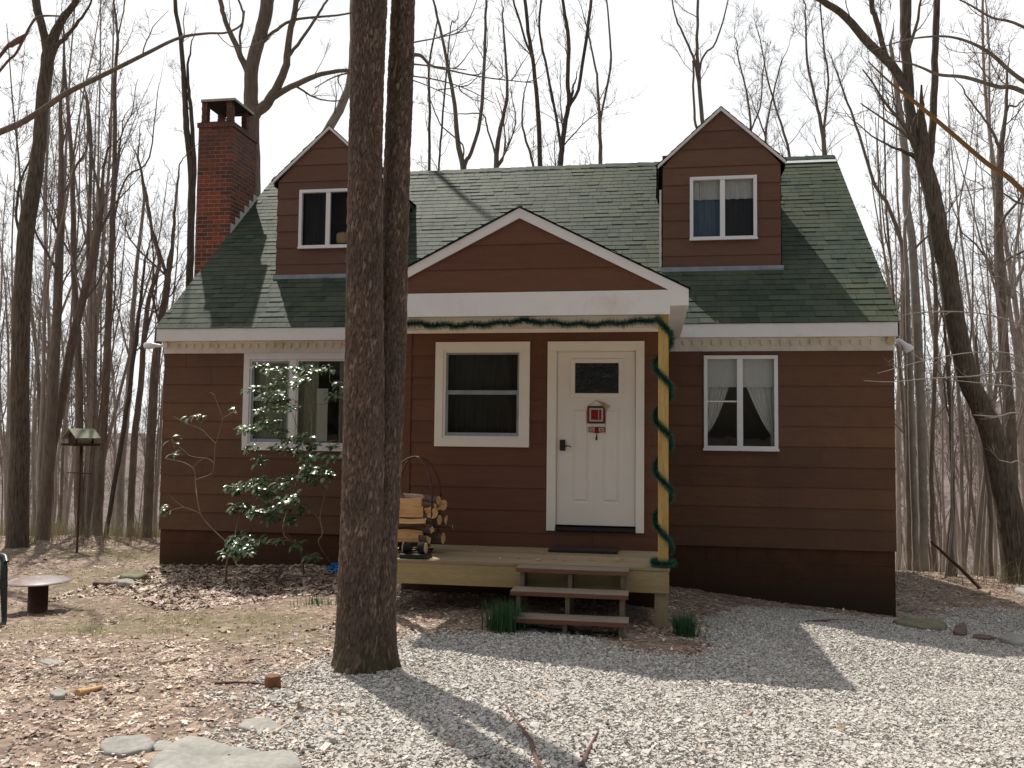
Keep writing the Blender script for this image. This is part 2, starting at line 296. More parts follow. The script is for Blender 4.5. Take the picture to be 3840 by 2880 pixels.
class MB:
    def __init__(s): s.v = []; s.f = []; s.t = []; s.m = []; s.smooth = []
    def quad(s, a, b, c, d, t=.5, m=0): s.poly([a, b, c, d], t, m)
    def poly(s, pts, t=.5, m=0, smooth=False):
        i = len(s.v); s.v += [tuple(map(float, p)) for p in pts]; s.f.append(tuple(range(i, i+len(pts)))); s.t.append(t); s.m.append(m); s.smooth.append(smooth)
    def box(s, x0, x1, y0, y1, z0, z1, t=.5, m=0, mtx=None):
        P = [(x, y, z) for x in (x0, x1) for y in (y0, y1) for z in (z0, z1)]
        if mtx is not None: P = [tuple(mtx @ Vector(p)) for p in P]
        i = len(s.v); s.v += P
        for f in ((0, 1, 3, 2), (4, 6, 7, 5), (0, 4, 5, 1), (2, 3, 7, 6), (0, 2, 6, 4), (1, 5, 7, 3)):
            s.f.append(tuple(i+k for k in f)); s.t.append(t); s.m.append(m); s.smooth.append(False)
    def prism(s, outline, axis, a, b, t=.5, m=0):
        """outline: 2D polygon; extruded along axis from a to b"""
        def P(u, w, q): return {'y': (u, q, w), 'x': (q, u, w), 'z': (u, w, q)}[axis]
        A = [P(u, w, a) for u, w in outline]; B = [P(u, w, b) for u, w in outline]; n = len(outline)
        s.poly(A, t, m); s.poly(B[::-1], t, m)
        for i in range(n): s.poly([A[i], B[i], B[(i+1) % n], A[(i+1) % n]], t, m)
    def tube(s, pts, rad, k=8, t=.5, m=0, cap=True):
        V, Q = tube_arrays(np.array([pts], float), np.array([rad if hasattr(rad, '__len__') else [rad]*len(pts)], float), k)
        i = len(s.v); s.v += [tuple(p) for p in V.tolist()]
        for q in Q.tolist(): s.f.append(tuple(i+j for j in q)); s.t.append(t); s.m.append(m); s.smooth.append(True)
        if cap:
            n = len(pts)
            s.f.append(tuple(range(i, i+k))); s.f.append(tuple(range(i+(n-1)*k, i+n*k))); s.t += [t, t]; s.m += [m, m]; s.smooth += [False, False]
    def lathe(s, prof, c, k=24, t=.5, m=0):
        i = len(s.v); n = len(prof)
        for r, z in prof:
            for j in range(k):
                a = 2*math.pi*j/k; s.v.append((c[0]+r*math.cos(a), c[1]+r*math.sin(a), c[2]+z))
        for a in range(n-1):
            for j in range(k):
                s.f.append((i+a*k+j, i+a*k+(j+1) % k, i+(a+1)*k+(j+1) % k, i+(a+1)*k+j)); s.t.append(t); s.m.append(m); s.smooth.append(True)
        s.f.append(tuple(range(i, i+k))); s.f.append(tuple(range(i+(n-1)*k, i+n*k))); s.t += [t, t]; s.m += [m, m]; s.smooth += [False, False]
    def build(s, name, mats, parent=None, uv=False, bevel=0):
        me = bpy.data.meshes.new(name); off = np.zeros(3)
        if parent is not None:
            q = parent
            while q is not None: off += np.array(q.location); q = q.parent
        me.from_pydata([(x-off[0], y-off[1], z-off[2]) for x, y, z in s.v], [], s.f); me.update()
        for mt in (mats if isinstance(mats, (list, tuple)) else [mats]): me.materials.append(mt)
        me.polygons.foreach_set('material_index', s.m); me.polygons.foreach_set('use_smooth', s.smooth)
        at = me.attributes.new('tint', 'FLOAT', 'FACE'); at.data.foreach_set('value', s.t)
        if uv:
            ul = me.uv_layers.new(name='UVMap')
            for p in me.polygons:
                n = p.normal
                for li in p.loop_indices:
                    c = me.vertices[me.loops[li].vertex_index].co
                    ul.data[li].uv = (c.x, c.z) if abs(n.y) >= max(abs(n.x), abs(n.z)) else ((c.y+.1, c.z) if abs(n.x) > abs(n.z) else (c.x, c.y))
        o = link(bpy.data.objects.new(name, me), parent)
        if bevel:
            b = o.modifiers.new('bevel', 'BEVEL'); b.width = bevel; b.segments = 2; b.limit_method = 'ANGLE'
        return o
def tube_arrays(P, Rd, k):
    """P (M,N,3), Rd (M,N) -> vertices and quads of M tubes"""
    Mn, N, _ = P.shape
    T = np.gradient(P, axis=1); T /= np.linalg.norm(T, axis=2, keepdims=True)+1e-12
    mt = P[:, -1]-P[:, 0]; ax = np.argmin(np.abs(mt), axis=1); ref = np.eye(3)[ax][:, None, :]
    U = np.cross(T, ref); U /= np.linalg.norm(U, axis=2, keepdims=True)+1e-12; W = np.cross(T, U)
    a = np.arange(k)*2*np.pi/k
    V = P[:, :, None, :] + Rd[:, :, None, None]*(np.cos(a)[None, None, :, None]*U[:, :, None, :] + np.sin(a)[None, None, :, None]*W[:, :, None, :])
    i, j = np.meshgrid(np.arange(N-1), np.arange(k), indexing='ij'); j2 = (j+1) % k
    q = np.stack([i*k+j, i*k+j2, (i+1)*k+j2, (i+1)*k+j], -1).reshape(-1, 4)
    Q = (q[None]+(np.arange(Mn)*N*k)[:, None, None]).reshape(-1, 4)
    return V.reshape(-1, 3), Q
class Tubes:
    def __init__(s): s.g = {}
    def add(s, pts, rad, k): s.g.setdefault((len(pts), k), []).append((pts, rad))
    def arrays(s):
        Vs, Qs, o = [], [], 0
        for (n, k), L_ in s.g.items():
            V, Q = tube_arrays(np.array([p for p, _ in L_], float), np.array([r for _, r in L_], float), k)
            Vs.append(V); Qs.append(Q+o); o += len(V)
        return np.concatenate(Vs), np.concatenate(Qs)
    def build(s, name, mat, parent): 
        V, Q = s.arrays(); return np_mesh(name, V, Q, mat, parent, True)
# ------------------------------------------------------------------ daylight
SUN_EL, SUN_AZ = R(58.7), R(34.5)          # sun stands behind the house, to the left
sd = np.array([-math.cos(SUN_EL)*math.sin(SUN_AZ), math.cos(SUN_EL)*math.cos(SUN_AZ), math.sin(SUN_EL)])
ld = bpy.data.lights.new('sun', 'SUN'); lo = link(bpy.data.objects.new('sun', ld)); ld.energy = 5.0; ld.angle = R(.53); ld.color = (1, .945, .865)
lo.rotation_euler = Vector(-sd).to_track_quat('-Z', 'Y').to_euler()
wd = bpy.data.worlds.new('World'); scene.world = wd; wd.use_nodes = True; nt = wd.node_tree; nt.nodes.clear()
sk = nt.nodes.new('ShaderNodeTexSky'); sk.sky_type = 'NISHITA'; sk.sun_disc = False; sk.sun_elevation = SUN_EL; sk.sun_rotation = -SUN_AZ; sk.air_density = 1.3; sk.dust_density = 2.5; sk.altitude = 300
bg1 = nt.nodes.new('ShaderNodeBackground'); bg1.inputs[1].default_value = .05; L(nt, sk.outputs[0], bg1.inputs[0])
bg2 = nt.nodes.new('ShaderNodeBackground'); bg2.inputs[0].default_value = (.98, .99, 1, 1); bg2.inputs[1].default_value = 1.12
tc = nt.nodes.new('ShaderNodeTexCoord'); dp = nt.nodes.new('ShaderNodeVectorMath'); dp.operation = 'DOT_PRODUCT'; L(nt, tc.outputs['Generated'], dp.inputs[0]); dp.inputs[1].default_value = tuple(sd)
hz = ramp(nt, dp.outputs['Value'], -.02, .46)          # bright thin cloud around the sun
mp = nt.nodes.new('ShaderNodeMapping'); mp.inputs['Scale'].default_value = (1, 1, 2.2); L(nt, tc.outputs['Generated'], mp.inputs[0])
cl = ramp(nt, noise(nt, mp.outputs[0], 3.2, 6, .6), .28, .5)
ad = nt.nodes.new('ShaderNodeMath'); ad.operation = 'MULTIPLY'; L(nt, hz, ad.inputs[0])
cm = nt.nodes.new('ShaderNodeMath'); cm.operation = 'MULTIPLY_ADD'; L(nt, cl, cm.inputs[0]); cm.inputs[1].default_value = .18; cm.inputs[2].default_value = .82; sz_ = nt.nodes.new('ShaderNodeSeparateXYZ'); L(nt, tc.outputs['Generated'], sz_.inputs[0])
zf = nt.nodes.new('ShaderNodeMapRange'); L(nt, sz_.outputs[2], zf.inputs[0]); zf.inputs[1].default_value = .42; zf.inputs[2].default_value = .95; zf.inputs[3].default_value = 1; zf.inputs[4].default_value = .5   # haze thins overhead
zm = nt.nodes.new('ShaderNodeMath'); zm.operation = 'MULTIPLY'; L(nt, cm.outputs[0], zm.inputs[0]); L(nt, zf.outputs[0], zm.inputs[1]); L(nt, zm.outputs[0], ad.inputs[1])
mx = nt.nodes.new('ShaderNodeMixShader'); L(nt, ad.outputs[0], mx.inputs[0]); L(nt, bg1.outputs[0], mx.inputs[1]); L(nt, bg2.outputs[0], mx.inputs[2])
ow = nt.nodes.new('ShaderNodeOutputWorld'); L(nt, mx.outputs[0], ow.inputs['Surface'])
scene.view_settings.view_transform = 'Standard'; scene.view_settings.look = 'None'; scene.view_settings.exposure = 0
scene.render.engine = 'CYCLES'; scene.cycles.use_denoising = True; scene.cycles.max_bounces = 6; scene.cycles.transparent_max_bounces = 12
scene.cycles.sample_clamp_indirect = 6

# ------------------------------------------------------------------ the house
W = 10.682; OY = .271; ZE = 3.062; SL = .8787; YR = 3.739; ZR = 6.585; YB = 7.478
V_ = 2.144; PG = 3.448; DK = 3.426; ZD = .183; XA = 6.075
def zr(y): return ZE + (y+OY)*SL
house = thing('house', 'brown clapboard cottage with green shingle roof, two dormers and a front porch', 'house', (0, 0, 0))
rnd = random.Random(3)
def lap(mb, P, z0, z1, bounds, openings=(), reveal=.2725, first=None, proud=.016):
    """overlapping boards; P(u, z, off) -> point; bounds(z) -> (ua, ub); openings: (ua, ub, za, zb)"""
    zs = [z0]; z = z0+(first or reveal)
    while z < z1-.02: zs.append(z); z += reveal
    zs.append(z1)
    for a, b in zip(zs[:-1], zs[1:]):
        cuts = sorted({a, b, *[q for o in openings for q in o[2:] if a < q < b]})
        tn = .5+rnd.uniform(-.12, .12); j = rnd.uniform(-2, 1.2); joints = []
        while j < 12: joints.append(j); j += 3.66
        off = lambda z: proud*(1-(z-a)/reveal*.85)
        for c, d in zip(cuts[:-1], cuts[1:]):
            (al, ar), (bl, br) = bounds(c), bounds(d)
            holes = sorted([(o[0], o[1]) for o in openings if o[2] < (c+d)/2 < o[3]])
            xs = [(al, bl)]
            for h in holes: xs += [(h[0], h[0]), (h[1], h[1])]
            xs.append((ar, br))
            for i in range(0, len(xs), 2):
                (l0, l1), (q0, q1) = xs[i], xs[i+1]
                if q0-l0 < 1e-4 and q1-l1 < 1e-4: continue
                jn = [l0]+[j for j in joints if l0+.3 < j < q0-.3 and abs(l0-l1)+abs(q0-q1) < 1e-4]+[q0]
                for j0, j1 in zip(jn[:-1], jn[1:]):
                    e0, e1 = (j0 if j0 == l0 else j0+.002), (j1 if j1 == q0 else j1-.002)
                    mb.quad(P(e0, c, off(c)), P(e1, c, off(c)), P(q1 if j1 == q0 else e1, d, off(d)), P(l1 if j0 == l0 else e0, d, off(d)), tn+.05*math.sin(j0*7))
                    if j1 != q0: mb.quad(P(j1-.002, c, off(c)-.006), P(j1+.002, c, off(c)-.006), P(j1+.002, d, off(d)-.002), P(j1-.002, d, off(d)-.002), .1)
                if c == a: mb.quad(P(l0, c, -.004), P(q0, c, -.004), P(q0, c, off(c)), P(l0, c, off(c)), tn)
# main front wall
BW = (1.40, 4.15, 1.29, 2.69); RW = (8.20, 9.13, 1.345, 2.60)
mb = MB(); lap(mb, lambda u, z, o: (u, -o, z), 0, 2.70, lambda z: (.0, W), [BW, RW], .2772)
wall = mb.build('wall', MT['siding'], house); wall['label'] = 'brown lap siding of the main front wall'
for X, s in ((.012, -1), (W-.012, 1)):
    mb = MB()
    def bnd(z): return (-.0, YB) if z <= zr(0) else (max(0, (z-ZE)/SL-OY), YB-max(0, (z-ZE)/SL-OY))
    lap(mb, lambda u, z, o: (X+s*o, u, z), 0, ZR-.05, bnd, [], .2772); mb.build('wall', MT['siding'], house)
mb = MB(); lap(mb, lambda u, z, o: (u, YB+o, z), 0, 2.95, lambda z: (0, W), [], .2772); mb.build('wall', MT['siding'], house)
# foundation
mb = MB(); F = .014
mb.quad((F, F, -1.3), (W-F, F, -1.3), (W-F, F, .0), (F, F, .0)); mb.quad((F, YB-F, -3), (W-F, YB-F, -3), (W-F, YB-F, 0), (F, YB-F, 0))
mb.quad((F, F, -3), (F, YB-F, -3), (F, YB-F, 0), (F, F, 0)); mb.quad((W-F, F, -3), (W-F, YB-F, -3), (W-F, YB-F, 0), (W-F, F, 0))
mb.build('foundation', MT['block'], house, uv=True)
mb = MB(); mb.box(.05, W-.05, .06, YB-.06, -.02, .04); mb.build('room_floor', MT['interior'], house)
mb = MB(); mb.quad((.05, 1.6, .05), (W-.05, 1.6, .05), (W-.05, 1.6, 2.9), (.05, 1.6, 2.9)); mb.build('room_wall', MT['interior'], house)
# frieze and toothed moulding
for a, b in ((-.005, 4.475), (7.56, W+.005)): mb = MB(); mb.box(a, b, -.03, 0, 2.695, 2.874); mb.build('frieze_board', MT['dirty_white'], house)
def dent(xa, xb):
    x = xa; O = [(xa-.02, 2.873)]
    while x < xb:
        z0 = 2.765+rnd.uniform(-.004, .004); O += [(x, 2.842), (x, z0+.012), (x+.012, z0), (x+.07, z0), (x+.082, z0+.012), (x+.082, 2.842)]; x += .1315
    O += [(x-.03, 2.842), (x-.03, 2.873)]; mb = MB(); mb.prism(O, 'y', -.0295, -.054); mb.build('toothed_moulding', MT['dirty_white'], house)
dent(.16, 4.38); dent(7.62, W-.2)
# eaves: soffit and fascia
mb = MB(); mb.box(-.01, W+.01, -OY+.022, -.001, 2.8745, 2.894); mb.build('soffit', MT['dirty_white'], house)
for a, b, c, d in ((-.012, 4.33, -OY, -OY+.022), (7.82, W+.012, -OY, -OY+.022), (-.012, W+.012, YB+OY-.022, YB+OY)): mb = MB(); mb.box(a, b, c, d, 2.862, ZE-.012); mb.build('fascia', MT['white'], house, bevel=.003)
# rake trim on both gables
for X0, X1 in ((-.014, .012), (W-.012, W+.014)):
    for f in (lambda y: y, lambda y: YB-y):
        mb = MB(); mb.prism([(f(-OY), ZE-.02), (f(YR), ZR-.02), (f(YR), ZR-.2), (f(-OY), ZE-.2)], 'x', X0, X1); mb.build('rake_trim', MT['white'], house)
# shingles: every tab is real, a little uneven
def shingles(mb, org, udir, vdir, nrm, len_at, v1, expo=.140, tab=.21, holes=None):
    org, udir, vdir, nrm = map(np.array, (org, udir, vdir, nrm)); v = 0.; row = 0
    while v < v1-.01:
        vb = min(v+expo, v1); (ua, ub) = len_at(v); (uc, ud) = len_at(vb); u = -rnd.random()*tab - 30*tab
        run = 0
        while u < max(ub, ud):
            w = tab*rnd.choice((.8, 1, 1, 1.25)); a, b = max(u, min(ua, uc)), min(u+w, max(ub, ud)); u += w
            if run <= 0: run = rnd.choice((1, 1, 1, 2)); base = rnd.choice((.22, .36, .45, .55, .65, .8)); th = .006+rnd.choice((0, 0, .001, .002, .007))
            run -= 1
            if b-a < .004: continue
            a0, b0, a1, b1 = (min(max(q, lo_), hi_) for q, lo_, hi_ in ((a, ua, ub), (b, ua, ub), (a, uc, ud), (b, uc, ud)))
            t = base+rnd.uniform(-.08, .08); sag = rnd.uniform(-.003, .003)
            p = lambda uu, vv, h: org+udir*uu+vdir*vv+nrm*h
            mb.quad(p(a0+.0025, v+sag, th), p(b0-.0025, v+sag, th), p(b1-.0025, vb, .001), p(a1+.0025, vb, .001), t)
            mb.quad(p(a0, v+sag, -.004), p(b0, v+sag, -.004), p(b0, v+sag, th), p(a0, v+sag, th), t*.1)  # butt edge darkened to paint the shadow line under each course
        v = vb; row += 1
cs = 1/math.sqrt(1+SL*SL); sn = SL*cs; SLEN = (YR+OY)/cs
mb = MB(); shingles(mb, (0, -OY-.012, ZE-.0105), (1, 0, 0), (0, cs, sn), (0, -sn, cs), lambda v: (-.022, W+.022), SLEN+.012)
mb.quad((-.02, -OY, ZE-.012), (W+.02, -OY, ZE-.012), (W+.02, YR, ZR-.012), (-.02, YR, ZR-.012))
roof = mb.build('roof', MT['shingle'], house)
mb = MB(); shingles(mb, (0, YB+OY+.012, ZE-.0105), (1, 0, 0), (0, -cs, sn), (0, sn, cs), lambda v: (-.022, W+.022), SLEN+.012, tab=.6)
mb.quad((-.02, YB+OY, ZE-.012), (W+.02, YB+OY, ZE-.012), (W+.02, YR, ZR-.012), (-.02, YR, ZR-.012)); mb.build('roof', MT['shingle'], house)
mb = MB(); x = -.02                                                      # ridge caps
while x < W:
    h = rnd.uniform(.012, .024); t = rnd.uniform(.2, .7)
    xe = min(x+.2, W+.02)
    for s in (-1, 1): mb.quad((x, YR, ZR+h), (xe, YR, ZR+h-.008), (xe, YR+s*.12, ZR-.12*SL+h-.006), (x, YR+s*.12, ZR-.12*SL+h+.003), t)
    x += .15
mb.build('ridge_cap', MT['shingle'], house)
mb = MB(); mb.box(9.42, W-.0, 0, .09, .016, .024, mtx=Matrix.Translation((0, YR-.22, ZR-.22*SL)) @ Matrix.Rotation(math.atan(SL), 4, 'X')); mb.build('ridge_flashing', MT['galv'], house)

# ---- windows
def pane(parent, x0, x1, y, z0, z1, mat='glass'):
    mb = MB(); mb.quad((x0, y, z0), (x1, y, z0), (x1, y, z1), (x0, y, z1)); return mb.build('pane', MT[mat], parent)
def curtain(parent, x0, x1, z0, z1, y, mat, folds=9, amp=.022, edge=None, name='curtain'):
    """gathered cloth; edge(t) -> (xa, xb) lets it be tied back"""
    n, k = folds*8, 14; V = []; ph = rnd.random()*9
    for j in range(k+1):
        t = j/k; z = z0+(z1-z0)*t; xa, xb = edge(t) if edge else (x0, x1)
        for i in range(n+1):
            s = i/n; V.append((xa+(xb-xa)*s, y+amp*math.sin(s*folds*6.283+ph+.6*math.sin(s*7+ph))*(.7+.3*math.sin(s*11)), z))
    Q = [(j*(n+1)+i, j*(n+1)+i+1, (j+1)*(n+1)+i+1, (j+1)*(n+1)+i) for j in range(k) for i in range(n)]
    off = np.zeros(3); q = parent
    while q is not None: off += np.array(q.location); q = q.parent
    return np_mesh(name, np.array(V)-off, Q, MT[mat], parent, True)
def frame(mb, x0, x1, z0, z1, w, ya, yb, wb=None):
    """rectangular surround, butted corners"""
    wb = wb or w
    mb.box(x0, x1, ya, yb, z1-w, z1); mb.box(x0, x1, ya, yb, z0, z0+wb); mb.box(x0, x0+w, ya, yb, z0+wb, z1-w); mb.box(x1-w, x1, ya, yb, z0+wb, z1-w)
# big window left of the porch
mb = MB(); frame(mb, 1.33, 4.22, 1.226, 2.6945, .095, -.045, .03); mb.box(2.085, 2.172, -.036, .03, 1.321, 2.5995); mb.box(3.39, 3.477, -.036, .03, 1.321, 2.5995)
for a, b in ((1.425, 2.085), (2.172, 3.39), (3.477, 4.125)): frame(mb, a, b, 1.321, 2.5995, .028, -.026, .02)
win = mb.build('window', MT['white'], house, bevel=.003); win['label'] = 'wide three part window beside the porch'
for a, b in ((1.453, 2.057), (3.505, 4.097)): mb = MB(); frame(mb, a, b, 1.349, 2.0, .03, -.012, .012, .05); frame(mb, a, b, 2.0, 2.5715, .03, -.002, .022); mb.build('sash', MT['flash'], win)
for a, b in ((1.455, 2.055), (2.2, 3.362), (3.507, 4.095)): pane(win, a, b, .016, 1.35, 2.571)
curtain(win, 1.4, 2.09, 1.25, 2.62, .14, 'curtain_green', 8); curtain(win, 2.12, 2.46, 1.25, 2.62, .14, 'curtain_green', 5)
curtain(win, 2.78, 2.86, 1.25, 2.62, .16, 'curtain_green', 2); curtain(win, 2.9, 3.5, 1.25, 2.62, .3, 'curtain_dark', 6); curtain(win, 3.45, 4.15, 1.25, 2.62, .14, 'curtain_green', 8)
mb = MB(); mb.box(2.455, 2.625, .1, .112, 1.30, 2.165); mb.build('reflection_strip', MT['lace'], win)  # pale strip stands in for a bright reflection in the middle pane
# right window
mb = MB(); frame(mb, 8.167, 9.163, 1.318, 2.634, .05, -.05, .02, .062); mb.box(8.615, 8.695, -.045, .02, 1.38, 2.584); mb.box(8.155, 9.175, -.062, -.0505, 1.312, 1.345)
win = mb.build('window', MT['vinyl'], house, bevel=.003); win['label'] = 'sliding window with lace curtains in the wall on the porch side'
mb = MB(); mb.box(8.217, 8.615, -.032, .0, 1.985, 2.005); mb.build('sash', MT['vinyl'], win)
pane(win, 8.217, 8.615, .004, 1.38, 2.584); pane(win, 8.695, 9.113, -.004, 1.38, 2.584)
curtain(win, 8.19, 9.14, 2.2, 2.62, .1, 'lace', 3, .004, name='roller_blind')
curtain(win, 8.2, 8.6, 1.36, 2.6, .17, 'lace', 6, .014, lambda t: (8.2, 8.22+.33*max(0, (t-.15)/.6)**.7 if t < .75 else 8.56))
curtain(win, 8.7, 9.14, 1.36, 2.6, .17, 'lace', 6, .014, lambda t: (9.09-.36*max(0, (t-.15)/.6)**.8 if t < .75 else 8.72, 9.14))

# ---- chimney
CH = (-.664, -.004, 1.95, 2.90)
chb = MB(); chb.box(CH[0], CH[1], CH[2], CH[3], -1.2, 7.0); chb.box(CH[0]-.022, CH[1]+.022, CH[2]-.022, CH[3]+.022, 6.99, 7.075)
chim = chb.build('chimney', MT['brick'], house, uv=True)
mb = MB(); mb.box(CH[0]+.02, CH[1]-.02, CH[2]+.02, CH[3]-.02, 7.07, 7.10); mb.build('chimney_crown', MT['soot'], chim)
for xa in (CH[0]+.035, CH[1]-.145):
    for ya in (CH[2]+.02, CH[2]+.60):
        mb = MB(); z = 7.095
        while z < 7.45: mb.box(xa+rnd.uniform(-.004, .004), xa+.105+rnd.uniform(-.004, .004), ya, ya+.12, z, z+.064); mb.box(xa+.006, xa+.1, ya+.006, ya+.114, z+.06, z+.078); z += .0745
        mb.build('brick_pier', MT['brick'], chim, uv=True)
mb = MB(); mb.box(CH[0]+.03, CH[1]+.035, CH[2]-.015, CH[2]+.75, 7.462, 7.508); mb.build('cap_slab', MT['concrete'], chim, bevel=.006)
mb = MB(); mb.box(CH[0]+.035, CH[1]+.03, CH[2]-.01, CH[2]+.745, 7.452, 7.4615); mb.build('cap_underside', MT['soot'], chim)
mb = MB(); y = 1.97
while y < 2.85: mb.box(CH[1], CH[1]+.006, y, y+.165, zr(y)-.02, zr(y)+.2); y += .172
fl = mb.build('step_flashing', MT['galv'], chim)

# ---- dormers
def dormer(xl, xr, lab, side):
    xm = (xl+xr)/2; yd = .823; ze = 5.627; za = 6.43; zb = zr(yd)+.004; ov = .075; s = (za-ze+.055)/(xr-xm+ov)
    wl = (xl+.383, xl+1.387) if side == 'L' else (8.013, 8.993); wz = (4.468, 5.43) if side == 'L' else (4.446, 5.41)
    mb = MB()
    def bnd(z): 
        if z <= ze: return (xl, xr)
        k = (z-ze)/(za-ze)*(xr-xm); return (xl+k, xr-k)
    lap(mb, lambda u, z, o: (u, yd-o, z), zb, za, bnd, [(wl[0]+.03, wl[1]-.03, wz[0]+.03, wz[1]-.03)], .2715, first=.19)
    for X, sg in ((xl, -1), (xr, 1)):
        def bs(z): return (yd, max(yd, (z-ZE)/SL-OY))
        lap(mb, lambda u, z, o: (X+sg*o, u, z), zb, ze+.02, bs, [], .2715, first=.19)
    mb.quad((xl, yd+.5, zb), (xr, yd+.5, zb), (xr, yd+.5, za-.5), (xl, yd+.5, za-.5))
    d = mb.build('dormer', MT['dormer_siding'], house); d['label'] = lab
    mb = MB(); mb.box(xl-.03, xr+.03, yd-.06, yd-.0005, zb-.06, zb+.012); mb.build('flashing', MT['flash'], d)
    mb = MB()
    for sg in (-1, 1):                                                  # white barge boards
        X = lambda q: xm+sg*q
        mb.prism([(X(0), za+.04), (X(xr-xm+ov), za+.04-s*(xr-xm+ov)), (X(xr-xm+ov), za-.012-s*(xr-xm+ov)), (X(0), za-.012)], 'y', yd-.045, yd-.02)
    mb.build('barge_board', MT['white'], d)
    mb = MB()
    for sg in (-1, 1):
        hl = xr-xm+ov+.015; ln = math.hypot(hl, s*hl); zt = za+.05
        yb = lambda q: (zt-s*q*0-ZE)/SL-OY
        org = (xm+sg*hl, yd-.055, zt-s*hl); ud = (0, 1, 0); vd = (-sg*hl/ln, 0, s*hl/ln); nn = (sg*s*hl/ln, 0, hl/ln)
        shingles(mb, org, ud, vd, nn, lambda v: (0, (zt-s*hl+v*s*hl/ln-ZE)/SL-OY-yd+.06), ln)
        mb.quad((xm+sg*hl, yd-.05, zt-s*hl-.004), (xm+sg*hl, (zt-s*hl-ZE)/SL-OY, zt-s*hl-.004), (xm, (zt-ZE)/SL-OY, zt-.004), (xm, yd-.05, zt-.004), .3)
        e = xr-xm+ov-.004; mb.box(min(xm+sg*(e-.012), xm+sg*e), max(xm+sg*(e-.012), xm+sg*e), yd-.02, 2.55, za+.0-s*e-.07, za+.02-s*e, .2)
    mb.build('dormer_roof', MT['shingle'], d)
    mb = MB(); frame(mb, wl[0], wl[1], wz[0], wz[1], .05, yd-.05, yd+.02); xm2 = (wl[0]+wl[1])/2-.01; mb.box(xm2-.036, xm2+.036, yd-.042, yd+.02, wz[0]+.05, wz[1]-.05)
    mb.box(wl[0]-.01, wl[1]+.01, yd-.058, yd-.0505, wz[0]-.006, wz[0]+.02); mb.build('window_frame', MT['vinyl'], d, bevel=.003)
    gm = 'porch_glass' if side == 'L' else 'glass'
    pane(d, wl[0]+.05, xm2-.036, yd+.003, wz[0]+.05, wz[1]-.05, gm); pane(d, xm2+.036, wl[1]-.05, yd-.006, wz[0]+.05, wz[1]-.05, gm)
    if side == 'L':
        curtain(d, wl[0]+.03, xm2-.05, wz[0], wz[1], yd+.1, 'curtain_dark', 4); curtain(d, xm2+.26, wl[1], wz[0], wz[1], yd+.12, 'curtain_dark', 4)
    else:
        curtain(d, wl[0]+.02, xm2-.02, wz[0], wz[1], yd+.12, 'curtain_blue', 4); curtain(d, xm2+.03, wl[1], wz[0], wz[1], yd+.14, 'curtain_dark', 3)
        curtain(d, wl[0]+.02, wl[1]-.02, wz[1]-.32, wz[1], yd+.09, 'lace', 7, .018, name='valance')
    if side == 'R':
        mb = MB(); mb.box(xl-.05, xl-.02, yd-.005, yd+.012, zb+.03, 5.24); mb.build('sunlit_edge', MT['galv'], d)  # bright strip added to stand for sun on the dormer's side wall
    return d
dormer(1.415, 3.143, 'brown dormer nearest the chimney', 'L'); dormer(7.61, 9.338, 'brown dormer on the side away from the chimney', 'R')

# ---- vestibule walls under the porch roof
VX0, VX1 = 4.475, 7.555
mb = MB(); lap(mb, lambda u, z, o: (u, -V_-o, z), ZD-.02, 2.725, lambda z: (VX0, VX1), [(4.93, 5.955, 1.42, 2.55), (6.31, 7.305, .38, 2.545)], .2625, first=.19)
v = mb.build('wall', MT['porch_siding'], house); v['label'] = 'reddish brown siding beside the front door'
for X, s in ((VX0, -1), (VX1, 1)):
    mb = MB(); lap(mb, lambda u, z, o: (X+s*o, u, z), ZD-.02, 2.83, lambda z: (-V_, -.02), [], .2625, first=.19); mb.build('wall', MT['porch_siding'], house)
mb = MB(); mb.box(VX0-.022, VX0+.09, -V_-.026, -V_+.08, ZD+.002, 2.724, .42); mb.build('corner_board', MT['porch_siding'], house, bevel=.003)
mb = MB(); mb.quad((VX0, -V_+.02, -.8), (VX1, -V_+.02, -.8), (VX1, -V_+.02, .2), (VX0, -V_+.02, .2)); mb.quad((VX0, -V_+.02, -.8), (VX0, 0, -.8), (VX0, 0, .2), (VX0, -V_+.02, .2)); mb.quad((VX1, -V_+.02, -.8), (VX1, 0, -.8), (VX1, 0, .2), (VX1, -V_+.02, .2))
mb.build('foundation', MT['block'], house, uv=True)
mb = MB(); mb.box(VX0+.02, VX1-.02, -.9, -.89, .2, 2.7); mb.box(VX0+.02, VX1-.02, -V_+.02, -.02, .19, .21); mb.build('room_wall', MT['interior'], house)
# porch window
mb = MB(); frame(mb, 4.868, 6.021, 1.356, 2.614, .098, -V_-.042, -V_+.02); win = mb.build('window', MT['cream'], house, bevel=.003); win['label'] = 'cream framed window left of the front door'
mb = MB(); frame(mb, 4.966, 5.923, 1.454, 2.516, .03, -V_-.028, -V_+.02); mb.build('window_frame', MT['cream'], win, bevel=.002)
mb = MB(); frame(mb, 4.996, 5.893, 1.484, 2.01, .028, -V_-.014, -V_+.01, .04); frame(mb, 4.996, 5.893, 2.01, 2.486, .022, -V_-.004, -V_+.02); mb.build('sash', MT['flash'], win)
pane(win, 5.0, 5.89, -V_+.012, 1.5, 2.48, 'porch_glass'); curtain(win, 4.93, 5.95, 1.42, 2.55, -V_+.13, 'curtain_dark', 9)
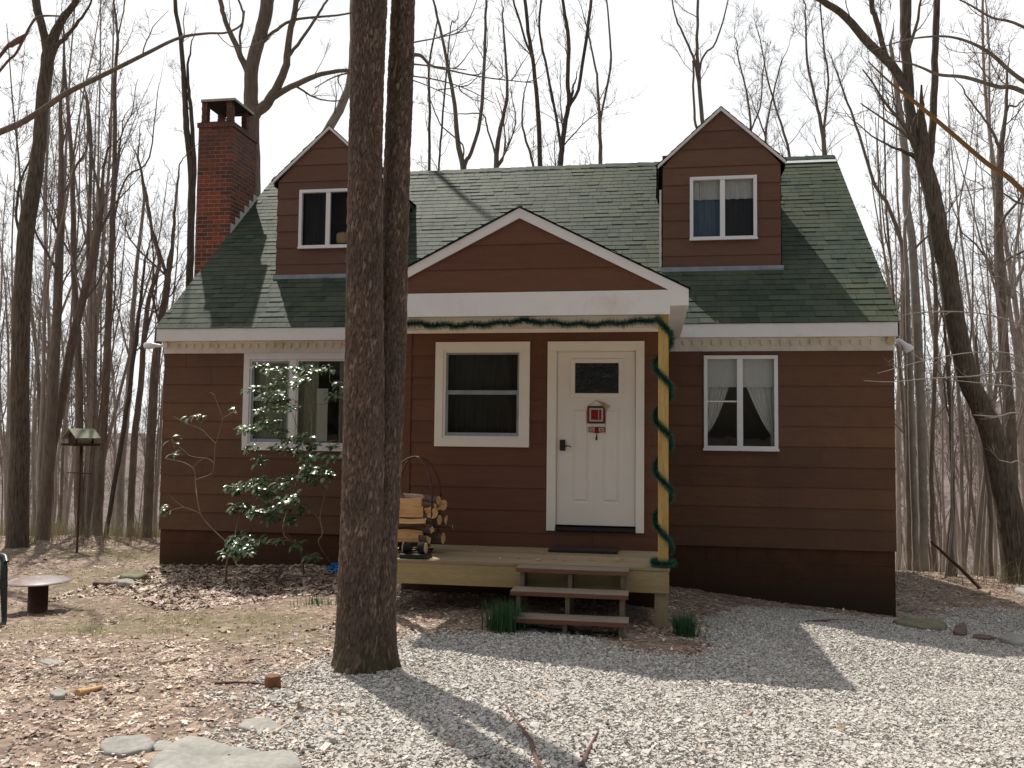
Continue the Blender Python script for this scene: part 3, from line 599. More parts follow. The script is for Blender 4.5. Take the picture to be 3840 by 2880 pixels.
# front door
mb = MB(); mb.box(6.235, 7.368, -V_-.045, -V_+.02, 2.505, 2.612); mb.box(6.235, 6.34, -V_-.045, -V_+.02, .388, 2.505); mb.box(7.272, 7.368, -V_-.045, -V_+.02, .388, 2.505)
x0, x1, z0, z1 = 6.352, 7.263, .459, 2.489; dy = -V_-.008
gx = (6.56, 7.071, 2.003, 2.358); pn = ((6.535, 6.735, .715, 1.832), (6.885, 7.09, .715, 1.832))
mb2 = MB(); xs = sorted({x0, x1, gx[0], gx[1], pn[0][0], pn[0][1], pn[1][0], pn[1][1]}); zs = [z0, .715, 1.832, 2.003, 2.358, z1]
for a, b in zip(xs[:-1], xs[1:]):
    for c, d in zip(zs[:-1], zs[1:]):
        m = ((a+b)/2, (c+d)/2)
        if gx[0] < m[0] < gx[1] and gx[2] < m[1] < gx[3]: continue
        if any(p[0] < m[0] < p[1] and p[2] < m[1] < p[3] for p in pn): continue
        mb2.quad((a, dy, c), (b, dy, c), (b, dy, d), (a, dy, d))
for p in pn:
    q = [(p[0], p[2]), (p[1], p[2]), (p[1], p[3]), (p[0], p[3])]; sh = [(u+(i in (0, 3))*e-(i in (1, 2))*e, w+(i < 2)*e-(i > 1)*e, y) for e, y in ((.014, dy+.009), (.03, dy+.009), (.042, dy-.003)) for i, (u, w) in enumerate(q)]
    rings = [[(u, dy, w) for u, w in q]] + [[(u, y, w) for u, w, y in sh[k*4:k*4+4]] for k in range(3)]
    for ra, rb in zip(rings[:-1], rings[1:]):
        for i in range(4): mb2.quad(ra[i], ra[(i+1) % 4], rb[(i+1) % 4], rb[i])
    mb2.poly(rings[-1])
mb2.box(x0, x1, dy+.001, dy+.04, z0-.0, z0+.001); 
door = mb2.build('door', MT['door'], house); door['label'] = 'cream panelled front door with a small leaded window'
mb.build('door_frame', MT['cream'], door, bevel=.003)
mb = MB(); mb.box(6.34, x0-.004, dy-.004, dy+.03, .459, 2.505); mb.box(x1+.004, 7.272, dy-.004, dy+.03, .459, 2.505); mb.box(x0-.004, x1+.004, dy-.004, dy+.03, z1+.004, 2.505); mb.build('door_stop', MT['cream'], door)
mb = MB(); frame(mb, gx[0]-.05, gx[1]+.05, gx[2]-.05, gx[3]+.05, .046, dy-.014, dy+.01); mb.build('window_frame', MT['door'], door, bevel=.004)
pane(door, gx[0], gx[1], dy+.006, gx[2], gx[3], 'door_glass'); mb = MB(); mb.quad((gx[0]-.02, dy+.05, gx[2]-.02), (gx[1]+.02, dy+.05, gx[2]-.02), (gx[1]+.02, dy+.05, gx[3]+.02), (gx[0]-.02, dy+.05, gx[3]+.02)); mb.build('door_back', MT['curtain_dark'], door)
mb = MB()                                                               # lead scrolls
cx, cz = (gx[0]+gx[1])/2, (gx[2]+gx[3])/2
def scroll(x, z, r, a0, a1, sg=1): 
    P = [(x+sg*r*(1-.45*i/14)*math.cos(a0+(a1-a0)*i/14), dy+.001, z+r*(1-.45*i/14)*math.sin(a0+(a1-a0)*i/14)) for i in range(15)]; mb.tube(P, .0045, 5)
for sg in (-1, 1):
    scroll(cx+sg*.14, cz+.07, .075, -1.5, 4.2, sg); scroll(cx+sg*.14, cz-.075, .075, 1.5, -4.2, sg); scroll(cx+sg*.03, cz-.09, .05, 3.1, -2.2, sg)
    mb.tube([(cx+sg*.05*math.sin(i/10*3.14)+sg*.012, dy+.001, gx[2]+(gx[3]-gx[2])*i/10) for i in range(11)], .004, 5)
mb.build('lead_came', MT['soot'], door)
mb = MB(); mb.box(6.385, 6.452, dy-.03, dy-.0005, 1.322, 1.452, .5); lk = mb.build('lock', MT['black'], door, bevel=.012)
mb = MB(); mb.tube([(6.44, dy-.045, 1.372), (6.47, dy-.05, 1.38), (6.5, dy-.05, 1.378), (6.525, dy-.046, 1.366)], [.007, .007, .006, .005], 6); mb.tube([(6.44, dy-.028, 1.372), (6.44, dy-.05, 1.372)], .008, 6); mb.build('handle', MT['black'], door)
mb = MB(); mb.box(6.34, 7.272, -V_-.05, -V_+.02, .392, .438); mb.build('threshold', MT['black'], door)
# porch roof
sp = .509
mb = MB(); mb.box(2*XA-7.639, 7.6385, -PG, -PG+.10, 2.75, 3.0); mb.box(7.5, 7.6385, -PG+.1, -OY-.003, 2.752, 2.84); mb.box(4.512, 4.65, -PG+.1, -OY-.003, 2.752, 2.84)
pr = mb.build('porch_roof', MT['white'], house, bevel=.003); pr['label'] = 'gabled porch roof with white beam'
mb = MB()
for sg in (-1, 1):
    X = lambda x: XA+sg*(x-XA)
    mb.prism([(X(XA), 3.893), (X(7.824), 3.003), (X(7.824), 2.837), (X(7.64), 2.837), (X(7.62), 3.002), (X(XA), 3.787)], 'y', -PG-.004, -PG+.018)
mb.build('barge_board', MT['white'], pr)
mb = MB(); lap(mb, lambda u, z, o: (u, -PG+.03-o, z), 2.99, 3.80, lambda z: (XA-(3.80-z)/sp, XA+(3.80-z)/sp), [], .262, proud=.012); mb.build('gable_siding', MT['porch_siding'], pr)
mb = MB()
for sg in (-1, 1):
    hl = 1.772; zt = 3.908; ln = math.hypot(hl, sp*hl)
    shingles(mb, (XA+sg*hl, -PG-.03, zt-sp*hl), (0, 1, 0), (-sg*hl/ln, 0, sp*hl/ln), (sg*sp*hl/ln, 0, hl/ln), lambda v: (0, (zt-sp*hl+v*sp*hl/ln-ZE)/SL-OY+PG+.03), ln)
    mb.quad((XA+sg*hl, -PG-.02, zt-sp*hl-.006), (XA+sg*hl, -.3, zt-sp*hl-.006), (XA, (zt-ZE)/SL-OY, zt-.006), (XA, -PG-.02, zt-.006), .1)
mb.build('porch_shingles', MT['shingle'], pr)
for a, b, c, d in ((7.6385, 7.824, 7.808, 7.824), (4.326, 4.5115, 4.326, 4.342)):
    mb = MB(); mb.box(a, b, -PG+.018, -OY-.005, 2.838, 2.856); mb.box(c, d, -PG+.018, -OY-.003, 2.8565, 2.995); mb.build('porch_eave', MT['white'], pr)
mb = MB(); mb.box(4.6505, 7.4995, -PG+.10, -V_-.0, 2.765, 2.785); mb.box(VX0+.02, VX1-.02, -V_-.03, -V_-.0165, 2.722, 2.7645); mb.build('porch_ceiling', MT['cream'], pr)
# deck and posts
mb = MB(); y = -V_-.012-.002
while y-.138 > -DK-.03: mb.box(4.50, 7.64, y-.138, y, ZD-.027, ZD, rnd.uniform(.35, .65)); y -= .1425
deck = mb.build('deck', MT['deck'], house)
mb = MB(); mb.box(4.515, 7.63, -DK, -DK+.038, -.069, ZD-.028); mb.box(7.592, 7.63, -DK+.038, -.05, -.069, ZD-.028); mb.box(4.515, 4.553, -DK+.038, -.05, -.069, ZD-.028)
mb.build('rim_joist', MT['rim'], deck, bevel=.004)
for X in (7.485, 4.53):
    mb = MB(); mb.box(X, X+.14, -DK+.04, -DK+.17, g1(X, -DK)-.2, -.03); mb.build('deck_leg', MT['lowpost'], deck, bevel=.006)
    mb = MB(); mb.box(X+.035, X+.14, -DK+.045, -DK+.15, ZD, 2.75); mb.build('porch_post', MT['post'], deck, bevel=.005)
# lights and boxes at the eave corners
mb = MB(); mb.tube([(.03, -.031, 2.824), (.03, -.06, 2.824)], .045, 12); mb.build('junction_box', MT['dirty_white'], house)
mb = MB(); mb.tube([(W-.055, -.031, 2.823), (W-.055, -.075, 2.823)], [.058, .052], 14); mb.build('junction_box', MT['tan_box'], house)
mb = MB(); mb.tube([(-.01, .02, 2.822), (-.09, .0, 2.82), (-.16, -.01, 2.822), (-.22, -.015, 2.824), (-.29, -.02, 2.82), (-.33, -.02, 2.818)], [.012, .022, .035, .055, .058, .045], 14); mb.build('floodlight', MT['lamp'], house)
mb = MB(); mb.tube([(W+.0, -.02, 2.83), (W+.06, -.03, 2.832), (W+.09, -.035, 2.815), (W+.13, -.04, 2.77), (W+.165, -.045, 2.73), (W+.19, -.05, 2.70), (W+.2, -.05, 2.685)], [.012, .03, .028, .036, .06, .066, .05], 14); mb.build('floodlight', MT['lamp'], house)
# ------------------------------------------------------------------ ground sheet
GP = np.array([(5.95,-8.4),(5.45,-7.3),(5.05,-6.4),(5.1,-5.3),(5.3,-4.75),(6.3,-4.25),(7.19,-4.36),(7.75,-4.7),(8.1,-4.2),(8.15,-2.2),(8.7,-.85),(9.5,-.55),(10.3,-.6),(10.75,-.25),(11.3,.6),(12.3,1.3),(15,1.2),(19,-2),(19,-14),(6.0,-14)])
def gravel_dist(x, y):
    d = np.full(x.shape, 1e9); ins = np.zeros(x.shape, bool); n = len(GP)
    for i in range(n):
        a, b = GP[i], GP[(i+1) % n]; e = b-a; t = np.clip(((x-a[0])*e[0]+(y-a[1])*e[1])/(e@e), 0, 1)
        d = np.minimum(d, np.hypot(x-a[0]-t*e[0], y-a[1]-t*e[1]))
        c = (a[1] > y) != (b[1] > y)
        with np.errstate(divide='ignore', invalid='ignore'): ins ^= c & (x < (b[0]-a[0])*(y-a[1])/(b[1]-a[1])+a[0])
    return np.where(ins, d, -d)
def wob(x, y): return .13*np.sin(3.1*x+1.3*y)+.1*np.sin(5.7*y-2*x+1)+.07*np.sin(11*x+7*y)
def gravel_f(x, y):
    soft = np.where(y < -6.2, .75, .2)*np.where(x < 7, 1, .8)
    return np.clip((gravel_dist(x, y)+wob(x, y)*np.where(y < -6, 1.5, .8))/soft*.5+.5, 0, 1)
def grass_f(x, y):
    f = np.zeros(x.shape)
    for cx_, cy_, rx, ry, w in ((2.7, -4.3, 1.9, .8, 1.), (.6, -1.3, 2.2, 1.2, .7), (-2.4, 1.9, 2.2, 1.0, .9), (-.8, 1.2, .9, .8, 1.), (4.2, -4.9, 1.0, .5, .6), (13, 2.2, 1.8, .5, .4), (1.2, -3.2, 1.2, .6, .5)):
        f = np.maximum(f, w*np.clip(1.25-((x-cx_)/rx)**2-((y-cy_)/ry)**2, 0, 1))
    return f
def axis(a, b, st, lim):
    q = list(np.arange(a, b, st)); d = st
    while q[-1] < lim: d *= 1.09; q.append(q[-1]+d)
    d = st
    while q[0] > -lim: d *= 1.09; q.insert(0, q[0]-d)
    return np.array(q)
gx_, gy_ = axis(-5, 15, .075, 900), axis(-10.5, 6, .075, 900)
XX, YY = np.meshgrid(gx_, gy_); ZZ = gz(XX, YY)
nx, ny = len(gx_), len(gy_); ii, jj = np.meshgrid(np.arange(ny-1), np.arange(nx-1), indexing='ij')
Q = np.stack([ii*nx+jj, ii*nx+jj+1, (ii+1)*nx+jj+1, (ii+1)*nx+jj], -1).reshape(-1, 4)
GF = gravel_f(XX, YY); near = (np.abs(XX-5) < 12) & (np.abs(YY+3) < 12)
ZZ = ZZ + np.where(near, RS.normal(0, .006, ZZ.shape), 0)
far = np.clip((np.hypot(XX-7, YY+12)-25)/40, 0, 1)
tag(np_mesh('ground', np.stack([XX, YY, ZZ], -1).reshape(-1, 3), Q, MT['ground'], None, True, None,
    dict(gravel=GF.ravel(), grassy=grass_f(XX, YY).ravel(), far=far.ravel())), kind='structure')

def in_house(x, y): return (x > -.02) & (x < W) & (y > -.0) & (y < YB) | (x > VX0) & (x < VX1) & (y > -V_) & (y < 0)
# ------------------------------------------------------------------ crushed stone of the drive
def scatter(n, x0, x1, y0, y1): return RS.uniform(x0, x1, n), RS.uniform(y0, y1, n)
def in_view(x, y, m=.32):
    dx, dy = x-CAM[0], y-CAM[1]; f_ = dx*fwd_h[0]+dy*fwd_h[1]; s_ = dx*r0[0]+dy*r0[1]
    return (f_ > 2.4) & (np.abs(s_) < f_*(.60+m)+.4)
x, y = scatter(720000, 4.2, 16, -10.2, 1.6)
k = (RS.uniform(0, 1, len(x)) < gravel_f(x, y)*1.05-.03) & in_view(x, y) & ~in_house(x, y)
d_ = np.hypot(x-CAM[0], y-CAM[1]); k &= RS.uniform(0, 1, len(x)) < np.clip(8.5/d_, .3, 1)
x, y = x[k][:290000], y[k][:290000]; n = len(x)
# strays in the leaf litter round the edge
x2, y2 = scatter(16000, 3.2, 6.3, -9.6, -4.2); k = (RS.uniform(0, 1, len(x2)) < np.exp(gravel_dist(x2, y2)/.55)*.8) & (gravel_dist(x2, y2) < .1); x = np.r_[x, x2[k]]; y = np.r_[y, y2[k]]; n = len(x)
cube = np.array([(a, b, c) for a in (-1, 1) for b in (-1, 1) for c in (-1, 1)], float)
CQ = np.array([(0, 1, 3, 2), (4, 6, 7, 5), (0, 4, 5, 1), (2, 3, 7, 6), (0, 2, 6, 4), (1, 5, 7, 3)])
S = np.exp(RS.normal(0, .36, (n, 1)))*.0061*RS.uniform(.75, 1.3, (n, 3)); S[:, 2] *= .6
Vc = cube[None]*(1+RS.uniform(-.38, .22, (n, 8, 3)))*S[:, None, :]
a, tl, tl2 = RS.uniform(0, 6.283, n), RS.normal(0, .28, n), RS.normal(0, .28, n)
Vx = Vc[..., 0]*np.cos(a)[:, None]-Vc[..., 1]*np.sin(a)[:, None]; Vy = Vc[..., 0]*np.sin(a)[:, None]+Vc[..., 1]*np.cos(a)[:, None]
Vz = Vc[..., 2]+Vx*tl[:, None]+Vy*tl2[:, None]
z = gz(x, y)+.004+RS.uniform(-.004, .007, n)
V = np.stack([Vx+x[:, None], Vy+y[:, None], Vz+z[:, None]], -1).reshape(-1, 3)
tag(np_mesh('gravel', V, (CQ[None]+(np.arange(n)*8)[:, None, None]).reshape(-1, 4), MT['gravel'], None, False, np.repeat(RS.beta(3.4, 3.4, n), 6)), kind='stuff')
# ------------------------------------------------------------------ fallen leaves
def leaves(name, x, y, z, size, tint, curl=.34, lift=0.):
    n = len(x); out = np.array([(-1, 0), (-.55, .16), (-.45, .42), (-.1, .22), (.1, .5), (.35, .2), (.6, .3), (1, 0), (.6, -.3), (.35, -.2), (.1, -.5), (-.1, -.22), (-.45, -.42), (-.55, -.16)])
    m = len(out); P = np.concatenate([[(0, 0)], out]); P3 = np.zeros((n, m+1, 3)); P3[..., :2] = P[None]*size[:, None, None]*.5
    c1, c2 = RS.normal(.15, curl, n)*2.2/size*.28, RS.normal(.12, curl*1.3, n)*2.2/size*.28
    P3[..., 2] = c1[:, None]*P3[..., 0]**2+c2[:, None]*P3[..., 1]**2+RS.normal(0, .035, (n, m+1))*size[:, None]
    a, t1, t2 = RS.uniform(0, 6.283, n), RS.normal(0, .17, n), RS.normal(0, .17, n)
    X, Y = P3[..., 0].copy(), P3[..., 1].copy(); Zl = P3[..., 2]+X*t1[:, None]+Y*t2[:, None]
    Vx = X*np.cos(a)[:, None]-Y*np.sin(a)[:, None]+x[:, None]; Vy = X*np.sin(a)[:, None]+Y*np.cos(a)[:, None]+y[:, None]
    Vz = Zl+z[:, None]+.006-np.minimum(Zl.min(1), 0)[:, None]*.8+lift
    F = np.array([(0, i+1, (i+1) % m+1) for i in range(m)])
    return tag(np_mesh(name, np.stack([Vx, Vy, Vz], -1).reshape(-1, 3), (F[None]+(np.arange(n)*(m+1))[:, None, None]).reshape(-1, 3), MT['litter'], None, False, np.repeat(tint, m)), kind='stuff')
x, y = scatter(330000, -9, 16, -10.3, 5.5); gf = gravel_f(x, y)
dens = np.where(gf > .5, .014, .27)*(1-.55*grass_f(x, y))
dens = np.where((y < -5.2) & (x < 6.2) & (gf < .7), .8, dens)                      # deep litter in the foreground
bank = (y > -2.9+.5*np.sin(x*2)) & (y < .0) & (x > .1) & (x < 4.6); dens = np.where(bank, .62, dens)
dens = np.where((x > 4.3) & (x < 8.2) & (y > -4.6) & (y < -.3) & (gf < .4), .8, dens)
dens = np.where((x > 10.7) & (y > .8), .7, dens); dens *= .55+.9*np.clip(.5+wob(x*.7, y*.7)*2.2, 0, 1)
k = (RS.uniform(0, 1, len(x)) < dens) & in_view(x, y) & ~in_house(x, y); x, y = x[k], y[k]; n = len(x)
tint = np.clip(RS.beta(2.0, 1.9, n)+.08*(y < -5)+.9*wob(x*1.9+2, y*1.9), 0, 1); sz = np.clip(np.exp(RS.normal(-3.42, .45, n)), .014, .11)
bk = (y > -2.9+.5*np.sin(x*2)) & (x > .1) & (x < 4.6); sz = np.where(bk, np.minimum(sz*2.5, .13), sz)
leaves('fallen_leaves', x, y, gz(x, y), sz, tint)
# leaves blown onto deck, dormer eave and chimney side
x = np.r_[RS.uniform(4.9, 7.4, 26), np.full(40, 3.16)+RS.normal(.02, .05, 40)]; y = np.r_[RS.uniform(-3.3, -2.2, 26), RS.uniform(.95, 1.5, 40)]
z = np.r_[np.full(26, ZD+.002), 5.60+RS.uniform(0, .12, 40)]
k = ~((x > 6.25) & (x < 7.2) & (y > -2.6) & (y < -1.9)); x, y, z = x[k], y[k], z[k]
leaves('fallen_leaves', x, y, z, RS.uniform(.04, .085, len(x)), RS.beta(2, 2, len(x)))
# ------------------------------------------------------------------ grass
def blades(name, x, y, h, w, mat, lean=.35, seg=3, parent=None, z=None, tint=None, kind='stuff', dirs=None):
    n = len(x); z = gz(x, y)-.005 if z is None else z; a = RS.uniform(0, 6.283, n) if dirs is None else dirs; ln = np.abs(RS.normal(0, lean, n)); b = a+np.pi/2+RS.normal(0, .3, n)
    V = np.zeros((n, (seg+1)*2, 3))
    for s in range(seg+1):
        t = s/seg; r = ln*h*t**1.8; ww = w*(1-t**2*.92)*.5; zz = z+h*t*(1-.25*ln*t)
        for q, sg in ((0, -1), (1, 1)):
            V[:, s*2+q, 0] = x+r*np.cos(a)+sg*ww*np.cos(b); V[:, s*2+q, 1] = y+r*np.sin(a)+sg*ww*np.sin(b); V[:, s*2+q, 2] = zz
    F = np.array([(2*s, 2*s+1, 2*s+3, 2*s+2) for s in range(seg)]); tint = RS.uniform(0, 1, n) if tint is None else tint
    o = np_mesh(name, V.reshape(-1, 3), (F[None]+(np.arange(n)*(seg+1)*2)[:, None, None]).reshape(-1, 4), mat, parent, False, np.repeat(tint, seg))
    return tag(o, kind=kind) if kind else o
x, y = scatter(90000, -6, 7, -6.2, 4); k = (RS.uniform(0, 1, len(x)) < grass_f(x, y)**1.5*np.clip(.5+wob(x*2.3, y*2.3)*3, 0, 1)) & in_view(x, y) & ~in_house(x, y) & (gravel_f(x, y) < .3); x, y = x[k], y[k]
blades('grass', x, y, RS.uniform(.015, .05, len(x)), RS.uniform(.003, .006, len(x)), MT['grass'], .6, 2)
xa, ya = scatter(15000, -12, -.1, 3.0, 8.5); xb, yb = scatter(2500, 11.3, 19, 2.9, 6.5); x, y = np.r_[xa, xb], np.r_[ya, yb]
k = RS.uniform(0, 1, len(x)) < np.clip(.35+wob(x, y)*2.5, 0, 1); x, y = x[k], y[k]
blades('dry_grass', x, y, np.abs(RS.normal(.36, .17, len(x)))+.06, RS.uniform(.004, .009, len(x)), MT['dry_grass'], .55, 3)

# ------------------------------------------------------------------ steps
st = thing('wooden_steps', 'open wooden steps of three treads leading up to the porch deck', 'steps', (6.67, -3.8, -.42))
TR = [(6.112, 7.236, -3.675, .178), (6.10, 7.236, -3.94, -.006), (6.165, 7.245, -4.19, -.212)]
for a, b, yf, zt in TR:
    mb = MB(); mb.box(a, b, yf+.004, yf+.262, zt-.042, zt); t = mb.build('tread', MT['step'], st, bevel=.005)
    mb = MB(); mb.box(a-.001, b+.001, yf-.003, yf+.0035, zt-.044, zt-.006); mb.build('tread_edge', MT['step_edge'], t)
for X in (6.155, 6.635, 7.155):
    mb = MB(); zb = g1(X, -4.05)-.12
    mb.prism([(-4.165, zb), (-4.165, -.255), (-3.915, -.255), (-3.915, -.049), (-3.65, -.049), (-3.65, .135), (-3.432, .135), (-3.432, zb+.15)], 'x', X, X+.042); mb.build('stringer', MT['stringer'], st)
# ------------------------------------------------------------------ door mat, boot scraper, garland, door hanging
mb = MB(); mb.box(6.30, 7.08, -2.53, -2.19, ZD+.001, ZD+.034); tag(mb.build('door_mat', MT['mat_dark'], None, bevel=.006), 'dark brown door mat lying on the deck before the cream door', 'door mat')
bs = thing('boot_scraper', 'black boot scraper with two pale rimmed brushes at the front edge of the deck', 'boot scraper', (4.97, -3.28, ZD))
mb = MB(); mb.box(4.82, 5.12, -3.40, -3.2, ZD+.001, ZD+.05); mb.build('base', MT['black'], bs, bevel=.005)
for X, s in ((4.825, 1), (5.07, 1)):
    mb = MB(); mb.tube([(X+.004, -3.3, ZD+.105), (X+.018, -3.3, ZD+.105)], .056, 16); h = mb.build('brush_back', MT['tan_box'], bs)
    mb = MB(); sg = 1 if X < 4.9 else -1; xa = X+.022 if sg > 0 else X; mb.tube([(xa+sg*.001, -3.3, ZD+.11), (xa+sg*.075, -3.3, ZD+.11)], [.06, .05], 14); mb.build('brush', MT['black'], bs)
def tinsel(P, n, rl=.04):
    P = np.array(P, float); seg = np.linalg.norm(np.diff(P, axis=0), axis=1); cum = np.r_[0, np.cumsum(seg)]
    t = RS.uniform(0, cum[-1], n); C = np.stack([np.interp(t, cum, P[:, i]) for i in range(3)], 1)
    T = np.stack([np.interp(np.minimum(t+.02, cum[-1]), cum, P[:, i])-np.interp(np.maximum(t-.02, 0), cum, P[:, i]) for i in range(3)], 1); T /= np.linalg.norm(T, axis=1, keepdims=True)+1e-9
    D = RS.normal(0, 1, (n, 3)); D -= (D*T).sum(1, keepdims=True)*T; D /= np.linalg.norm(D, axis=1, keepdims=True); D = D+T*RS.normal(.25, .35, (n, 1))
    w = np.cross(D, RS.normal(0, 1, (n, 3))); w /= np.linalg.norm(w, axis=1, keepdims=True); ln = RS.uniform(.6, 1.15, (n, 1))*rl
    V = np.stack([C+w*.0022, C-w*.0022, C+D*ln], 1).reshape(-1, 3); F = np.arange(3*n).reshape(-1, 3); return V, F
ga = thing('garland', 'green tinsel garland strung along the porch beam and wound down the post', 'garland', (7.575, -3.4, ZD))
P1 = [(4.62+i*.06, -PG+.05-.0, 2.705-.045*abs(math.sin((i*.06+4.62-4.7)/1.42*math.pi))+.012*math.sin(i*1.3)) for i in range(49)]
P1 = [(x, y, z) for x, y, z in P1 if x < 7.53]
V, F = tinsel(P1, 10000, .062); np_mesh('swag', V, F, MT['garland'], ga, False, RS.uniform(0, 1, len(F)))
mb = MB(); mb.tube(P1, .006, 5); mb.build('wire', MT['soot'], ga)
P2 = [(7.50, -PG-.015, 2.72)]
for i in range(0, 250):
    t = i/249; a = -1.9+t*2*math.pi*4.62; rr = .079; e = 1/max(abs(math.cos(a)), abs(math.sin(a))); P2.append((7.573+rr*math.cos(a)*min(e, 1.18), -DK+.098+rr*math.sin(a)*min(e, 1.18), 2.66-t*2.44))
for i in range(22): a = i/21*5.6+.6; P2.append((7.573+.105*math.cos(a), -DK+.098+.1*math.sin(a), ZD+.045))
V, F = tinsel(P2, 17000, .054); np_mesh('winding', V, F, MT['garland'], ga, False, RS.uniform(0, 1, len(F)))
dh = thing('door_hanging', 'red square woven hanging with a small plaque and tassel on the cream front door', 'door hanging', (6.81, -2.17, 1.44)); hy = -V_-.022
mb = MB()
def sq(x0, x1, z0, z1, w, m, y): mb.box(x0, x1, y-.006, y, z1-w, z1, m=m); mb.box(x0, x1, y-.006, y, z0, z0+w, m=m); mb.box(x0, x0+w, y-.006, y, z0+w, z1-w, m=m); mb.box(x1-w, x1, y-.006, y, z0+w, z1-w, m=m)
mb.box(6.708, 6.915, hy, hy+.008, 1.646, 1.85, m=2); sq(6.708, 6.915, 1.646, 1.85, .022, 0, hy-.0005); mb.box(6.73, 6.893, hy-.008, hy-.0065, 1.83, 1.851, m=2); mb.box(6.73, 6.893, hy-.008, hy-.0065, 1.645, 1.666, m=2)
sq(6.732, 6.891, 1.67, 1.826, .019, 1, hy-.001); mb.box(6.756, 6.867, hy-.007, hy-.001, 1.694, 1.802, m=0); mb.box(6.836, 6.846, hy-.009, hy-.0075, 1.694, 1.802, m=3)
mb.build('woven_square', [MT['hang_red'], MT['hang_white'], MT['hang_dark'], MT['straw']], dh)
mb = MB(); mb.prism([(6.722, 1.606), (6.722, 1.545), (6.775, 1.541), (6.818, 1.53), (6.86, 1.541), (6.915, 1.545), (6.915, 1.606)], 'y', hy, hy+.008, m=0)
for a, b in ((6.732, 6.795), (6.842, 6.905)): mb.box(a, b, hy-.004, hy-.0005, 1.553, 1.597, m=1)
for a, s in ((6.75, 1), (6.888, -1)):                                    # little animal shapes
    mb.box(min(a, a+s*.028), max(a, a+s*.028), hy-.007, hy-.0045, 1.571, 1.583, m=2); mb.box(a-.003, a+.003, hy-.007, hy-.0045, 1.556, 1.571, m=2); mb.box(a+s*.024-.003, a+s*.024+.003, hy-.007, hy-.0045, 1.556, 1.571, m=2); mb.box(a-s*.007-.004, a-s*.007+.004, hy-.007, hy-.0045, 1.58, 1.592, m=2)
mb.prism([(6.803, 1.55), (6.833, 1.55), (6.818, 1.6)], 'y', hy-.008, hy-.0005, m=0); mb.build('plaque', [MT['hang_red'], MT['hang_white'], MT['stump']], dh)
mb = MB(); mb.tube([(6.818, hy, 1.53), (6.818, hy-.003, 1.51), (6.817, hy-.003, 1.49), (6.815, hy-.003, 1.452)], [.004, .006, .009, .012], 8); mb.build('tassel', MT['hang_dark'], dh)
mb = MB(); mb.tube([(6.712, hy, 1.85), (6.805, hy-.004, 1.912), (6.81, hy-.004, 1.932), (6.815, hy-.004, 1.912), (6.905, hy, 1.85)], .003, 5)
for s in range(9): mb.tube([(6.815, hy-.006, 1.917), (6.88+s*.004, hy-.012, 1.865+s*.002), (6.93+s*.006, hy-.01, 1.80+s*.006)], .0022, 4)
mb.build('raffia_cord', MT['straw'], dh)
# cushion on the sill inside the dormer
mb = MB(); mb.lathe([(.001, 0), (.08, .002), (.115, .02), (.122, .09), (.118, .16), (.09, .19), (.001, .195)], (2.50, .965, 4.555), 20); tag(mb.build('cushion', MT['tan'], None), 'small tan cushion behind the glass of the dormer nearest the chimney', 'cushion')
# ------------------------------------------------------------------ firewood rack and logs
rk = thing('firewood_rack', 'rusty hoop firewood rack standing on the deck beside the tree trunk', 'firewood rack', (4.83, -2.85, ZD))
cx, cy = 4.83, -2.86
for yy, tw in ((-.17, 0), (.17, 0)):
    pass
for ang in (.52, -.62):
    P = []
    for i in range(33):
        a = math.pi*(-.14+1.28*i/32); r = .30*(1 if 0 < math.sin(a) else 1); u = r*math.cos(a); h = .60+.46*math.sin(a) if math.sin(a) > 0 else .60+.95*math.sin(a)
        P.append((cx+u*math.cos(ang), cy+u*math.sin(ang), ZD+h))
    P = [(cx+.12*math.cos(ang), cy+.12*math.sin(ang), ZD+.02)] + P + [(cx-.12*math.cos(ang), cy-.12*math.sin(ang), ZD+.02)]
    mb = MB(); mb.tube(P, .0125, 8); mb.build('hoop', MT['rust'], rk)
mb = MB(); mb.tube([(cx+.2*math.cos(a), cy+.2*math.sin(a), ZD+.015) for a in np.linspace(0, 6.283, 25)], .01, 6)
for i in (-1, 1): mb.box(cx-.2, cx+.2, cy+i*.09-.012, cy+i*.09+.012, ZD+.02, ZD+.035)
mb.build('base_ring', MT['rust'], rk)
